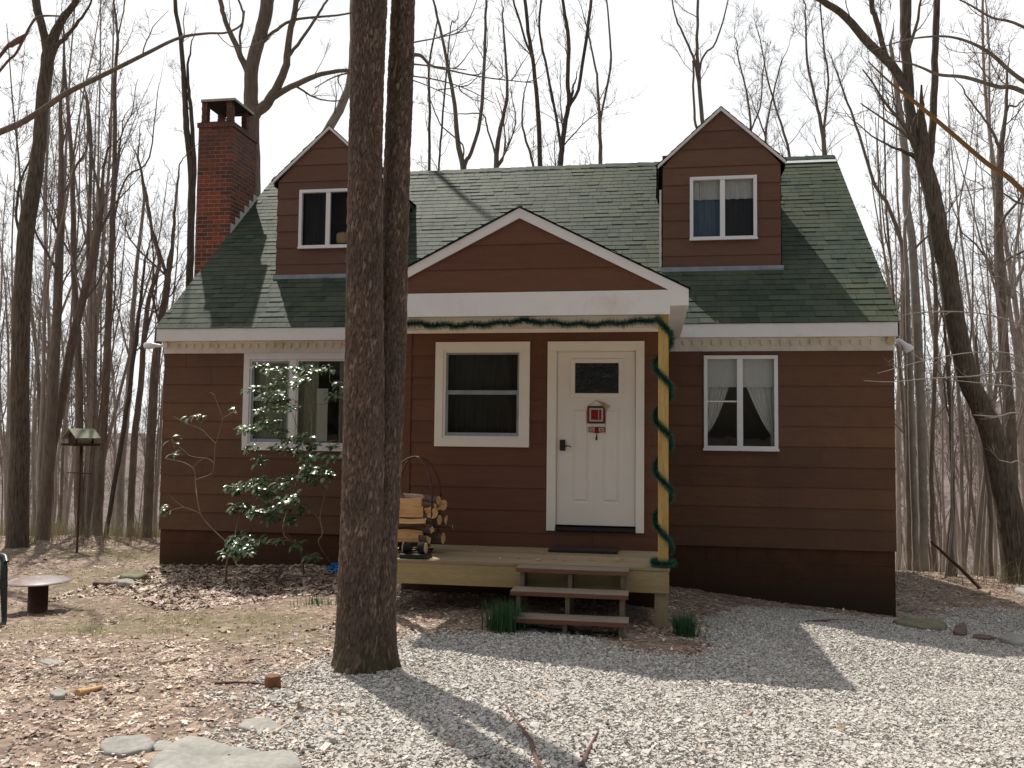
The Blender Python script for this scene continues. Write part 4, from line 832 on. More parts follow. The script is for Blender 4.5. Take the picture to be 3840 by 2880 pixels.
def log(c, L_, r, yaw, roll, split, seed, lab):
    q = random.Random(seed); n = 12; prof = []
    a0, a1 = {0: (0, 360), 1: (0, 180), 2: (20, 125)}[split]
    if split == 0: prof = [(r*(1+q.uniform(-.08, .08))*math.cos(2*math.pi*i/n), r*(1+q.uniform(-.08, .08))*math.sin(2*math.pi*i/n)) for i in range(n)]
    else:
        prof = [(r*math.cos(R(a0+(a1-a0)*i/7)), r*math.sin(R(a0+(a1-a0)*i/7))-r*.4) for i in range(8)]
        if split == 2: prof.append((q.uniform(-.1, .1)*r, -r*.4))
        else: prof += [(-r*.4, -r*.4+q.uniform(-.16, .2)*r), (r*.35, -r*.4+q.uniform(-.16, .2)*r)]
    cR, sR = math.cos(roll), math.sin(roll); prof = [(u*cR-w*sR, u*sR+w*cR) for u, w in prof]
    cy_, sy_ = math.cos(yaw), math.sin(yaw); mb = MB(); rings = []
    for k, t in enumerate((-.5, -.2, .15, .5)):
        jx, jz = q.uniform(-.008, .008), q.uniform(-.006, .006); sc = 1+q.uniform(-.12, .08)
        rings.append([(c[0]+t*L_*cy_-(u*sc+jx)*sy_, c[1]+t*L_*sy_+(u*sc+jx)*cy_, c[2]+w*sc+jz) for u, w in prof])
    m = len(prof)
    for ra, rb in zip(rings[:-1], rings[1:]):
        for i in range(m):
            isb = split == 0 or i < 7
            mb.poly([ra[i], rb[i], rb[(i+1) % m], ra[(i+1) % m]], q.random(), 1 if not isb else 0, False)
    mb.poly(rings[0][::-1], .5, 1); mb.poly(rings[-1], .5, 1)
    return tag(mb.build('firewood_log', [MT['log_bark'], MT['log_wood']], None), lab, 'log', 'split logs stacked in the firewood rack')
LG = [ # x, y, z above deck, length, radius, yaw, roll, split, label
 (4.74, -2.99, .60, .40, .066, .04, -2.1, 1, 'pale split log at the front of the top row of the rack'),
 (4.75, -3.01, .50, .42, .064, .03, -1.8, 1, 'orange split log under the pale top front log of the rack'),
 (4.88, -2.80, .64, .46, .058, -.08, .2, 0, 'dark barked round log lying on top of the rack'),
 (5.02, -2.78, .565, .34, .066, -.6, -2.0, 1, 'pale log end poking out upper row away from the trunk'),
 (4.99, -2.90, .575, .30, .048, -.75, 1.8, 2, 'small orange wedge log with its end to the viewer, upper row'),
 (5.01, -2.92, .49, .32, .060, -.75, -1.7, 1, 'white ended log below the upper row at the free end'),
 (4.75, -3.03, .375, .50, .10, -.02, -2.5, 2, 'broad orange wedge log across the middle of the stack'),
 (4.93, -2.88, .40, .42, .060, -.2, .3, 0, 'round barked log behind the broad orange wedge'),
 (5.02, -2.80, .385, .36, .062, -.25, 1.0, 1, 'squarish log end in the middle row nearest the door'),
 (5.08, -2.83, .31, .36, .045, -.12, 2.9, 2, 'thin yellow log sticking farthest out of the stack'),
 (4.80, -2.97, .285, .44, .056, .05, .5, 0, 'dark barked log below the broad orange wedge'),
 (5.0, -2.95, .275, .26, .05, -.8, 1.4, 2, 'short orange log end low in the stack'),
 (4.73, -3.03, .205, .48, .066, -.03, -1.75, 1, 'flat yellow split log low at the front of the stack'),
 (4.92, -2.98, .165, .34, .07, -.45, 2.7, 2, 'orange wedge log just above the boot scraper'),
 (5.0, -2.84, .16, .34, .068, -.3, .4, 0, 'dark round log on the bottom row by the boot scraper'),
 (4.76, -2.86, .115, .5, .072, .05, .2, 0, 'black barked log on the bottom of the rack behind the trunk'),
 (4.78, -2.80, .22, .5, .075, -.03, .2, 0, 'hidden barked log at the back of the low row'),
 (4.80, -2.78, .37, .5, .075, .03, .2, 0, 'barked log at the back of the middle row'),
 (4.82, -2.82, .51, .46, .07, -.04, 1.3, 1, 'split log at the back of the upper row')]
for i, (x, y, z, l_, r_, yw, rl, sp_, lb) in enumerate(LG): log((x, y, ZD+.02+z*.88), l_, r_*1.0, yw+.16*math.sin(i*2.3), rl+.45*math.sin(i*1.7+1), sp_, 50+i, lb)

# ------------------------------------------------------------------ bird feeder
b0 = on_ground(288, 2074); D_ = float((b0-CAM) @ fwd_h)
bf = thing('bird_feeder', 'wooden bird feeder with pale green roof on a rusty pole', 'bird feeder', tuple(b0))
u = lambda px, py: at_depth(px, py, D_)
tp = u(304, 1672); mb = MB(); mb.tube([b0-np.array([0, 0, .1]), u(297, 1850), tp], .022, 8); mb.build('pole', MT['rust'], bf)
mb = MB(); mb.tube([u(250, 1772), u(348, 1776)], .008, 6); mb.build('crossbar', MT['rust'], bf)
sc_ = (u(400, 1672)-u(300, 1672)); sc_ = float(np.linalg.norm(sc_))/100       # metres per survey pixel at the feeder
T0 = tp; mtx = Matrix.Translation(tuple(T0)) @ Matrix.Rotation(R(70), 4, 'Z')
mb = MB(); mb.box(-.27, .27, -.17, .17, 0, .022, mtx=mtx)
for s in (-1, 1): mb.box(-.27, .27, s*.17-.008, s*.17+.008, .0225, .045, mtx=mtx)
mb.build('tray', MT['feeder_wood'], bf)
for s in (-1, 1):
    mb = MB(); e = [(-.105, .0225), (.105, .0225), (.125, .19), (0, .30), (-.125, .19)]
    A = [tuple(mtx @ Vector((s*.155, a, b))) for a, b in e]; B = [tuple(mtx @ Vector((s*.175, a, b))) for a, b in e]
    mb.poly(A); mb.poly(B)
    for i in range(5): mb.poly([A[i], A[(i+1) % 5], B[(i+1) % 5], B[i]])
    mb.build('end_wall', MT['feeder_wood'], bf)
mb = MB()
for s in (-1, 1): A = [(-.15, s*.05, .03), (.15, s*.05, .03), (.15, s*.12, .2), (-.15, s*.12, .2)]; mb.poly([tuple(mtx @ Vector(a)) for a in A])
mb.build('hopper_pane', MT['lamp'], bf)
mb = MB()
for s in (-1, 1):
    e = [(0, .315), (s*.21, .145), (s*.21, .128), (0, .298)]
    A = [tuple(mtx @ Vector((-.25, a, b))) for a, b in e]; B = [tuple(mtx @ Vector((.25, a, b))) for a, b in e]; mb.poly(A); mb.poly(B)
    for i in range(4): mb.poly([A[i], A[(i+1) % 4], B[(i+1) % 4], B[i]])
mb.build('roof', MT['feeder_roof'], bf)
# ------------------------------------------------------------------ plough disc table and garden chair
t0 = on_ground(140, 2296)
tb = thing('disc_table', 'low round table made of a worn red steel disc on a dark drum', 'table', tuple(t0))
mb = MB(); mb.lathe([(.105, -.05), (.105, .355)], t0, 24); mb.build('pedestal', MT['rust'], tb)
mb = MB(); mb.lathe([(.02, .395), (.06, .397), (.2, .388), (.30, .368), (.342, .352), (.345, .345), (.30, .355), (.2, .372), (.02, .38)], t0, 40); mb.build('disc_top', MT['disc'], tb)
c0_ = on_ground(14, 2336)
ch = thing('garden_chair', 'dark plastic garden chair at the edge of the yard beside the disc table', 'chair', tuple(c0_))
mtx = Matrix.Translation(tuple(c0_)) @ Matrix.Rotation(R(64), 4, 'Z') @ Matrix.Translation((-.265, .25, 0))
X_ = lambda *p: tuple(mtx @ Vector(p))
for sx in (-1, 1):
    for sy, top in ((-1, .66), (1, .9)):
        mb = MB(); mb.tube([X_(sx*.27, sy*.25, -.02), X_(sx*.262, sy*.245, .2), X_(sx*.255, sy*.23, .42)] + ([X_(sx*.26, -.225, .55), X_(sx*.26, -.2, .655)] if sy < 0 else [X_(sx*.24, .24, .6), X_(sx*.22, .3, .9)]), [.024, .03, .036, .032, .03] if True else 0, 10); mb.build('leg', MT['dark_grey'], ch)
    mb = MB(); mb.tube([X_(sx*.26, -.26, .63), X_(sx*.262, -.23, .672), X_(sx*.265, -.1, .682), X_(sx*.26, .1, .675), X_(sx*.245, .26, .66)], [.03, .036, .036, .034, .03], 10); mb.build('armrest', MT['dark_grey'], ch)
mb = MB(); mb.box(-.27, .27, -.27, .25, .405, .435, mtx=mtx); mb.box(-.275, .275, -.285, -.272, .36, .44, mtx=mtx); mb.build('seat', MT['dark_grey'], ch, bevel=.01)
mb = MB(); m2 = mtx @ Matrix.Translation((0, .25, .43)) @ Matrix.Rotation(R(-10), 4, 'X')
for i in range(5): mb.box(-.2+i*.085, -.14+i*.085, -.008, .012, .0, .45, mtx=m2)
mb.box(-.23, .23, -.012, .016, .45, .52, mtx=m2); mb.build('backrest', MT['dark_grey'], ch, bevel=.006)
# ------------------------------------------------------------------ stones
def stone(name, px_outline, h, mat, label, cat='stone', group=None, top_tilt=0, seed=1, base=None, rough=.012, sink=.05, mid=None):
    """a flat field stone: outline walked off on the ground, domed top, rough surface"""
    q = np.random.RandomState(seed); g0 = on_ground(*np.mean(px_outline, 0)); sh = h*.62*FPX/float((g0-CAM) @ fwd)
    P = np.array([on_ground(a, b+sh)[:2] for a, b in px_outline]); c = P.mean(0)
    n = 44; ang = np.linspace(0, 2*np.pi, n, endpoint=False); pa = np.arctan2(P[:, 1]-c[1], P[:, 0]-c[0]); o = np.argsort(pa); pr_ = np.hypot(P[:, 0]-c[0], P[:, 1]-c[1])
    rad = np.zeros(n); Pq = P[o]-c
    for i_, a_ in enumerate(ang):
        dv = np.array([math.cos(a_), math.sin(a_)]); best = .05
        for A_, B_ in zip(Pq, np.roll(Pq, -1, 0)):
            e_ = B_-A_; den = dv[0]*e_[1]-dv[1]*e_[0]
            if abs(den) < 1e-9: continue
            t_ = (A_[0]*e_[1]-A_[1]*e_[0])/den; u_ = (A_[0]*dv[1]-A_[1]*dv[0])/den
            if t_ > 0 and -1e-6 <= u_ <= 1+1e-6: best = max(best, t_)
        rad[i_] = best
    rad = (np.roll(rad, 1)+2*rad+np.roll(rad, -1))/4
    prof = [(1.0, -sink), (1.0, .30*h), (.985, .62*h), (.95, .86*h), (.88, .97*h), (.72, 1.0*h), (.5, 1.02*h), (.25, 1.0*h), (.02, 1.02*h)]
    V = []; zb = g1(*c)
    ph = q.uniform(0, 6, 8)
    for s, z in prof:
        for i, a in enumerate(ang):
            r = rad[i]*s*(1+.02*math.sin(9*a+ph[0])+.012*math.sin(17*a+ph[1])); x_, y_ = c[0]+r*math.cos(a), c[1]+r*math.sin(a)
            dz = rough*(math.sin(11*x_+ph[2])*math.sin(9*y_+ph[3])+.6*math.sin(23*x_+ph[4]+8*y_)+.35*math.sin(41*y_+ph[5]))*(1 if z > .5*h else .3)
            V.append((x_, y_, (zb if mid is None else mid)+z+dz+top_tilt*(y_-c[1])*(1 if z > 0 else 0)))
    m = len(prof); Q = [(k*n+i, k*n+(i+1) % n, (k+1)*n+(i+1) % n, (k+1)*n+i) for k in range(m-1) for i in range(n)]
    return tag(np_mesh(name, V, Q, MT[mat], None, True), label, cat, group)
stone('boulder', [(545, 2885), (600, 2835), (655, 2792), (705, 2774), (765, 2780), (805, 2802), (865, 2832), (940, 2838), (1010, 2816), (1065, 2804), (1110, 2822), (1148, 2856), (1120, 2885), (1050, 2915), (960, 2950), (700, 2990), (560, 2940)], .075, 'stone', 'large grey slab of rock in front, cut by the bottom of the picture', 'rock', seed=3, rough=.014)
stone('flat_stone', [(368, 2795), (400, 2775), (480, 2768), (555, 2772), (585, 2790), (560, 2812), (470, 2822), (390, 2818)], .03, 'stone', 'oval flat grey stone with moss, set in the leaf litter', 'stone', seed=4, rough=.006)
stone('flat_stone', [(575, 2795), (590, 2780), (640, 2782), (660, 2795), (620, 2815), (580, 2815)], .02, 'stone', 'small flat stone between the mossy oval stone and the big slab', 'stone', seed=5, rough=.006)
stone('flat_stone', [(885, 2728), (930, 2705), (1010, 2702), (1025, 2716), (1110, 2748), (1060, 2752), (960, 2738)], .025, 'stone', 'pale triangular flat stone between the stump and the big slab', 'stone', seed=6, rough=.006)
stone('flat_stone', [(140, 2480), (190, 2474), (240, 2486), (190, 2492)], .02, 'stone', 'thin pale sliver of stone in the leaves below the disc table', 'stone', seed=7, rough=.004)
stone('flat_stone', [(190, 2604), (215, 2592), (248, 2596), (240, 2612), (205, 2614)], .035, 'stone', 'stubby pale stone chip near the picture edge', 'stone', seed=8, rough=.006)
stone('flat_stone', [(820, 2362), (845, 2352), (855, 2362), (835, 2372)], .03, 'stone_tan', 'small tan stone on the mossy grass', 'stone', seed=9, rough=.004)
stone('flat_stone', [(445, 2160), (475, 2148), (540, 2147), (560, 2160), (520, 2170), (460, 2168)], .09, 'stone_moss', 'olive tan slab on top of the little rock pile by the house corner', 'stone', 'rock pile by the house corner', seed=10)
stone('flat_stone', [(420, 2184), (450, 2174), (500, 2175), (510, 2186), (450, 2192)], .05, 'stone', 'grey slab lying under the olive tan one in the rock pile', 'stone', 'rock pile by the house corner', seed=11)
stone('edging_stone', [(3345, 2326), (3420, 2326), (3520, 2340), (3552, 2350), (3540, 2360), (3450, 2352), (3370, 2338)], .06, 'stone_moss', 'long mossy olive edging stone at the house corner', 'stone', 'stones edging the drive', seed=12)
stone('edging_stone', [(3572, 2372), (3590, 2350), (3622, 2352), (3628, 2372), (3600, 2378)], .07, 'stone_red', 'red brown angular stone next to the long mossy one', 'stone', 'stones edging the drive', seed=13)
stone('edging_stone', [(3640, 2388), (3680, 2380), (3740, 2392), (3700, 2398)], .04, 'stone_red', 'low brown stone in the middle of the edging row', 'stone', 'stones edging the drive', seed=14)
stone('edging_stone', [(3740, 2395), (3790, 2385), (3850, 2392), (3860, 2415), (3790, 2412)], .06, 'stone', 'grey edging stone at the picture edge', 'stone', 'stones edging the drive', seed=15)
stone('edging_stone', [(3365, 2292), (3395, 2278), (3430, 2280), (3425, 2290)], .04, 'stone_moss', 'tilted mossy slab against the house corner', 'stone', 'stones edging the drive', seed=16, top_tilt=.1)
stone('flat_stone', [(3650, 2222), (3680, 2212), (3720, 2215), (3700, 2228)], .05, 'stone_tan', 'pale tan rock on the bank under the leaning branch', 'stone', seed=17)
stone('flat_stone', [(3800, 2215), (3830, 2205), (3870, 2210), (3860, 2228)], .08, 'stone', 'mossy rock at the foot of the big leaning tree', 'stone', seed=18)
# ------------------------------------------------------------------ stump, sticks and litter that one could pick up
s0 = on_ground(1022, 2582); mb = MB(); mb.lathe([(.062, -.04), (.056, .02), (.052, .06), (.05, .085), (.046, .088), (.001, .086)], s0, 14); tag(mb.build('tree_stump', MT['stump'], None), 'small red brown cut stump standing in the leaves', 'stump')
def stick(pts, w, mat, label, lift=.01, fork=None):
    mb = MB(); Pn = []
    for i, p in enumerate(pts):
        g = on_ground(*p[:2]); Pn.append((g[0], g[1], g[2]+lift+(p[2] if len(p) > 2 else 0)))
    n = len(Pn); mb.tube(Pn, [w*(1-.55*i/(n-1)) for i in range(n)], 7)
    if fork: 
        F_ = [(lambda g: (g[0], g[1], g[2]+lift))(on_ground(*p)) for p in fork]; mb.tube(F_, [w*.6*(1-.5*i/(len(F_)-1)) for i in range(len(F_))], 6)
    tag(mb.build('stick', MT[mat], None), label, 'stick', 'sticks lying on the ground')
stick([(2030, 2905), (2008, 2850), (1985, 2780), (1950, 2730), (1915, 2690), (1897, 2655)], .014, 'stick', 'long dark stick on the gravel in front', .015)
stick([(2180, 2890), (2205, 2830), (2225, 2790), (2242, 2758)], .011, 'stick', 'straight reddish stick to the side of the long dark one', .02)
stick([(1985, 2597), (2030, 2615), (2060, 2640), (2075, 2660)], .012, 'stick_pale', 'bent pale peeled stick on the gravel', .012)
stick([(2078, 2666), (2140, 2662), (2200, 2645), (2260, 2660), (2330, 2672)], .008, 'stick', 'thin curved red root on the gravel', .008)
stick([(1468, 2512), (1530, 2512), (1600, 2513), (1640, 2518)], .010, 'stick_pale', 'straight pale twig beside the foot of the trunk', .008)
stick([(2062, 2535), (2050, 2552), (2040, 2565), (2020, 2570)], .009, 'stick_pale', 'short hooked tan twig on the gravel', .01)
stick([(1890, 2690), (1930, 2710), (1965, 2735)], .008, 'stick_pale', 'small pale twig lying against the long dark stick', .006)
stick([(1755, 2858), (1800, 2845), (1835, 2835)], .009, 'stick', 'short brown stick in the trunk shadow', .008)
stick([(2920, 2835), (3010, 2845), (3090, 2838), (3140, 2845)], .010, 'stick', 'brown stick low on the open gravel', .008)
stick([(3020, 2335), (3120, 2328), (3200, 2330), (3240, 2338)], .013, 'stick', 'dark stick in the shade along the house wall', .012)
stick([(2260, 2762), (2320, 2768), (2350, 2770)], .007, 'stick_pale', 'thin pale twig right of the reddish stick', .006)
stick([(805, 2570), (880, 2565), (960, 2568), (1000, 2575)], .010, 'stick', 'dark stick leading up to the stump', .012)
stick([(990, 2648), (1030, 2655), (1085, 2662)], .011, 'stick', 'curved brown stick between stump and triangular stone', .01)
stick([(600, 2497), (640, 2488), (675, 2470)], .016, 'stick_pale', 'pale splinter of wood in the litter', .02)
stick([(320, 2473), (345, 2470), (372, 2468)], .016, 'stick_pale', 'short pale wood chip in the litter', .012)
stick([(290, 2610), (330, 2600), (380, 2585)], .028, 'log_wood', 'orange brown slab of bark in the litter', .015)
stick([(1028, 2765), (1042, 2752), (1058, 2740)], .012, 'stick_pale', 'bright upright splinter by the triangular stone', .02)
stick([(350, 2198), (400, 2196), (455, 2194)], .035, 'stick', 'dark rotten log before the rock pile', .02)
stick([(850, 2432), (890, 2438), (920, 2445)], .010, 'stick', 'grey stick at the edge of the mossy grass', .008)
stick([(100, 2126), (118, 2120), (140, 2112)], .02, 'stick', 'dark stick behind the disc table', .015)
ls0 = on_ground(3678, 2208); dl = float((ls0-CAM) @ fwd_h); mb = MB(); mb.tube([ls0, at_depth(3600, 2130, dl+.1), at_depth(3545, 2080, dl+.2), at_depth(3490, 2030, dl+.25)], [.032, .028, .026, .018], 8)
tag(mb.build('broken_branch', MT['rust'], None), 'rust brown broken branch leaning in the woods', 'branch')
b_ = on_ground(1250, 2148); mb = MB()
q = np.random.RandomState(2); n1, n2 = 9, 14
V = []
for i in range(n1):
    t = i/(n1-1)*math.pi/2
    for j in range(n2):
        a = 2*math.pi*j/n2; r = 1+q.uniform(-.25, .25); V.append((b_[0]+.15*r*math.cos(t)*math.cos(a), b_[1]+.1+.11*r*math.cos(t)*math.sin(a), b_[2]-.01+.13*math.sin(t)*(1+q.uniform(-.2, .15))))
Qb = [(i*n2+j, i*n2+(j+1) % n2, (i+1)*n2+(j+1) % n2, (i+1)*n2+j) for i in range(n1-1) for j in range(n2)]
tag(np_mesh('plastic_bag', V, Qb, MT['blue'], None, False), 'crumpled blue plastic bag by the house wall behind the trunk', 'bag')
# ------------------------------------------------------------------ daffodil clumps
def daff(px, py, h, w, n, lab):
    g = on_ground(px, py); o = thing('daffodil_clump', lab, 'plant', tuple(g), 'daffodil clumps along the porch')
    x = g[0]+RS.normal(0, w*.36, n); y = g[1]+RS.normal(0, w*.3, n); d = np.arctan2(y-g[1], x-g[0])+RS.normal(0, .5, n)
    blades('foliage', x, y, RS.uniform(.6, 1.1, n)*h, RS.uniform(.006, .011, n), MT['daff'], .3, 4, o, gz(x, y)-.01, None, None, d)
daff(1893, 2364, .30, .22, 420, 'clump of green daffodil leaves beside the wooden steps')
daff(2568, 2384, .25, .15, 300, 'clump of green daffodil leaves beyond the porch post')
daff(1192, 2268, .14, .3, 70, 'low sprawling clump of green leaves left of the trunk')
daff(632, 2128, .10, .16, 40, 'small green sprig against the house wall at the corner')
# ------------------------------------------------------------------ bare trees
def norm(v): return v/(np.linalg.norm(v)+1e-12)
def smooth_line(P, Rr, per=4):
    """Catmull-Rom through measured points"""
    P = np.array(P, float); Rr = np.array(Rr, float); n = len(P)
    if n < 3: return P, Rr
    E_ = np.vstack([2*P[0]-P[1], P, 2*P[-1]-P[-2]]); out, ro = [], []
    for i in range(n-1):
        p0, p1, p2, p3 = E_[i:i+4]
        for k in range(per):
            t = k/per; out.append(.5*((2*p1)+(-p0+p2)*t+(2*p0-5*p1+4*p2-p3)*t*t+(-p0+3*p1-3*p2+p3)*t**3)); ro.append(Rr[i]*(1-t)+Rr[i+1]*t)
    out.append(P[-1]); ro.append(Rr[-1]); return np.array(out), np.array(ro)
def wander(q, p, d, ln, r, n, up=.25, wig=.16, tip=.3):
    pts = [p]; d = norm(d); st = ln/(n-1)
    for i in range(n-1):
        d = norm(d+q.normal(0, wig, 3)+np.array([0, 0, up*.35])); p = p+d*st; pts.append(p)
    return np.array(pts), r*(1-(1-tip)*np.linspace(0, 1, n))
def side_dir(q, t, lo, hi):
    a = q.normal(0, 1, 3); a -= t*(a@t); a = norm(a); th = R(q.uniform(lo, hi)); return t*math.cos(th)+a*math.sin(th)
def sprout(q, tb, P, Rr, t0, dens, lmul=1., lvl=3, rmin=.003, twig_k=3, zmin=-9):
    """limbs, branches and twigs growing from a stem"""
    seg = np.linalg.norm(np.diff(P, axis=0), axis=1); cum = np.r_[0, np.cumsum(seg)]; tot = cum[-1]
    for _ in range(max(1, int(dens*tot*(1-t0)))):
        s = tot*(t0+(1-t0)*q.uniform(0, 1)**.85); i = min(np.searchsorted(cum, s)-1, len(P)-2); i = max(i, 0); f = (s-cum[i])/(seg[i]+1e-9)
        p = P[i]+(P[i+1]-P[i])*f; r = Rr[i]+(Rr[i+1]-Rr[i])*f; t = norm(P[i+1]-P[i])
        if p[2] < zmin: continue
        r1 = min(max(r*q.uniform(.16, .42), .006), .05); l1 = lmul*(.5+r1*55)*q.uniform(.6, 1.25)
        A, ra = wander(q, p, side_dir(q, t, 24, 60), l1, r1, 8, .35, .15); tb.add(A, ra, 5)
        for _ in range(int(2+l1*3.6)):
            j = q.randint(1, 7); r2 = max(ra[j]*q.uniform(.35, .6), rmin*1.3); l2 = l1*q.uniform(.22, .5)
            B, rb = wander(q, A[j], side_dir(q, norm(A[j+1]-A[j]) if j < 7 else norm(A[j]-A[j-1]), 25, 55), l2, r2, 6, .3, .2); tb.add(B, rb, 4 if r2 > .008 else 3)
            if lvl < 3: continue
            for _ in range(int(3+l2*6)):
                m = q.randint(1, 6); l3 = max(.1, l2*q.uniform(.25, .5)); d3 = norm(B[min(m+1, 5)]-B[m-1])
                Cc, rc = wander(q, B[m], side_dir(q, d3, 22, 55), l3, max(rmin, rb[m]*.5), 4, .3, .2, .5); tb.add(Cc, rc, 3)
def mk_tree(name, label, stems, mat, seed, group=None, twig='twig', t0=.35, dens=1.1, lmul=1., lvl=3, depth=None, base=True, ext=5., sides=10, zmin=-9, rmin=.003):
    """stems: lists of (px, py, width_px) at one distance, or world points with radii when depth is None"""
    q = np.random.RandomState(seed); tr, tb = Tubes(), Tubes(); first = None
    for si, s in enumerate(stems):
        dd = depth+(0 if si == 0 else q.uniform(-.25, .25)*.0)
        P = [at_depth(a, b, dd) for a, b, _ in s]; Rr = [w*.5/FPX*dd for *_, w in s]
        if si == 0 and base:
            g = g1(P[0][0], P[0][1]); 
            if P[0][2] > g: 
                k = (P[0][2]-g); P = [np.array([P[0][0], P[0][1], g-.15])]+P; Rr = [Rr[0]*1.15]+Rr
            else: P[0] = np.array([P[0][0], P[0][1], g-.15])
            ln_ = np.linalg.norm(P[1]-P[0]); fr = [f for f in [.42/ln_]+[k/ max(1, int(ln_/1.1)) for k in range(1, int(ln_/1.1))] if f < .93]; fr = sorted(fr)
            P = [P[0]]+[P[0]+(P[1]-P[0])*f+q.normal(0, .012, 3) for f in fr]+P[1:]; Rr = [Rr[0]*1.28]+[Rr[0]*(1-f)+Rr[1]*f for f in fr]+Rr[1:]
        elif si > 0:
            e_ = np.linalg.norm(main-P[0], axis=1); j_ = int(np.argmin(e_)); dn = np.linalg.norm(main-main[j_], axis=1); c_ = [k for k in range(len(main)) if k <= j_ and dn[k] > .35]
            if e_[j_] < .5 and c_: P = [main[c_[-1]]]+P; Rr = [min(Rr[0]*1.05, mainr[c_[-1]]*.8)]+Rr
        if si == 0: first = P[0]
        if s[-1][1] < 60 and ext:
            d = norm(P[-1]-P[-2]); d = norm(d+np.array([0, 0, .5])); r = Rr[-1]
            for k in range(4): d = norm(d+q.normal(0, .12, 3)+np.array([0, 0, .1])); P.append(P[-1]+d*ext/4*min(1.3, r*14+.35)); Rr.append(r*(.78-.19*k))
        elif ext:
            A, ra = wander(q, P[-1], P[-1]-P[-2], q.uniform(.7, 1.4), Rr[-1]*.9, 5, .2, .2, .12); P += list(A[1:]); Rr += list(ra[1:])
        P, Rr = smooth_line(P, Rr); P[2:-1] += q.normal(0, .006, P[2:-1].shape)
        if si == 0: main, mainr = P, Rr
        tr.add(P, Rr, sides if Rr.max() > .05 else 7)
        sprout(q, tb, P, Rr, t0 if si == 0 and base else .12, dens, lmul, lvl, rmin, zmin=zmin)
    o = thing(name, label, 'tree', tuple(first), group)
    tr.build('trunk', MT[mat], o); tb.build('crown', MT[twig], o); return o
TL = 'bare trees left of the house'; TB = 'bare trees behind the house'; TR_ = 'bare trees right of the house'
# left of the house
mk_tree('bare_tree', 'thick dark forked trunk nearest the garden chair', [[(65,2045,80),(72,1700,67),(86,1000,59),(125,700,54),(148,540,49),(160,361,45),(180,215,46)],[(166,300,38),(180,225,36),(162,110,30),(134,0,31),(110,-300,24)],[(164,310,38),(184,225,38),(215,110,30),(250,50,25),(290,-10,22),(390,-220,18)],[(212,175,18),(250,135,15),(296,78,11)],[(85,905,14),(60,820,10),(72,700,9),(112,600,7),(130,520,5)]], 'bark_ridge', 11, TL, depth=16.6, t0=.72, dens=.5)
mk_tree('bare_tree', 'brown trunk behind the big dark one, straight and slightly leaning', [[(160,2015,52),(183,1700,46),(200,1400,37),(213,1200,34),(220,990,30),(229,723,24),(229,542,18),(228,400,14),(240,260,10),(238,100,7)],[(228,735,15),(262,690,12),(275,640,10)]], 'bark_mid', 12, TL, depth=18.5, t0=.4, dens=.9)
mk_tree('bare_tree', 'trunk splitting low from the brown one and leaning towards the house', [[(172,2000,34),(190,1720,34),(229,1515,33),(262,1330,31),(290,1200,29),(325,1060,27),(345,975,26),(362,892,24),(375,820,22)],[(375,820,13),(372,720,11),(345,600,9),(330,500,8),(322,380,6)],[(375,820,15),(386,663,11),(405,560,9),(416,540,8)],[(385,845,12),(410,800,9),(425,770,8)]], 'bark_mid', 13, TL, depth=18.8, t0=.55, dens=.8)
mk_tree('bare_tree', 'slim straight tree between the leaning trunk and the bird feeder pole', [[(300,2070,28),(298,1600,29),(290,1240,24),(277,990,21),(272,663,17),(256,420,13),(240,200,8)],[(275,650,9),(300,600,8),(325,560,7),(330,480,6)]], 'bark_mid', 14, TL, depth=20.5, t0=.4, dens=1.)
mk_tree('bare_tree', 'grey tree directly behind the bird feeder', [[(335,2065,34),(345,1540,31),(350,1100,24),(330,960,16),(338,700,13),(340,500,12),(328,380,9)],[(350,1080,13),(370,900,10),(378,760,7)]], 'bark_mid', 15, TL, depth=21, t0=.4, dens=1.)
mk_tree('bare_tree', 'straight grey tree just right of the bird feeder, forking near the top', [[(363,2050,36),(386,1600,31),(416,1000,21),(430,600,17),(431,300,13),(440,150,10),(425,0,6)],[(440,150,7),(455,80,5),(470,0,5)],[(418,830,13),(445,600,9),(450,540,8)],[(440,760,8),(480,660,7),(560,590,6),(590,350,3)]], 'bark_mid', 16, TL, depth=20.5, t0=.4, dens=1.)
mk_tree('bare_tree', 'very thin reddish tree leaning right of the feeder', [[(395,2020,16),(441,1744,17),(475,1543,17),(504,1314,15),(525,1150,12),(540,1000,9)]], 'bark_dark', 17, TL, depth=19, t0=.3, dens=1.2)
mk_tree('bare_tree', 'pale slender tree in the middle of the gap before the house', [[(447,2005,30),(458,1715,27),(481,1486,23),(498,1200,18),(512,1000,14),(540,740,10),(518,590,8)]], 'bark_pale', 18, TL, depth=22, t0=.35, dens=1.1)
mk_tree('bare_tree', 'slender curving tree with its top leaning to the picture edge', [[(487,1985,26),(504,1658,25),(527,1457,22),(538,1286,20),(560,1120,16),(597,988,14),(579,904,12),(548,740,11),(530,640,9),(515,590,6)],[(545,1270,12),(575,1150,9),(590,1040,6)]], 'bark_mid', 19, TL, depth=21, t0=.35, dens=1.1)
mk_tree('bare_tree', 'dark forked tree at the corner of the house below the floodlight', [[(550,1985,36),(572,1543,33),(584,1343,30),(606,1200,27),(622,1100,25),(628,1050,24)],[(628,1050,14),(600,955,12),(585,900,10),(569,850,8),(560,780,6)],[(628,1050,18),(640,984,15),(652,860,12),(656,783,10),(668,680,8),(672,620,5)]], 'bark_mid', 20, TL, depth=19.5, t0=.5, dens=1.2)
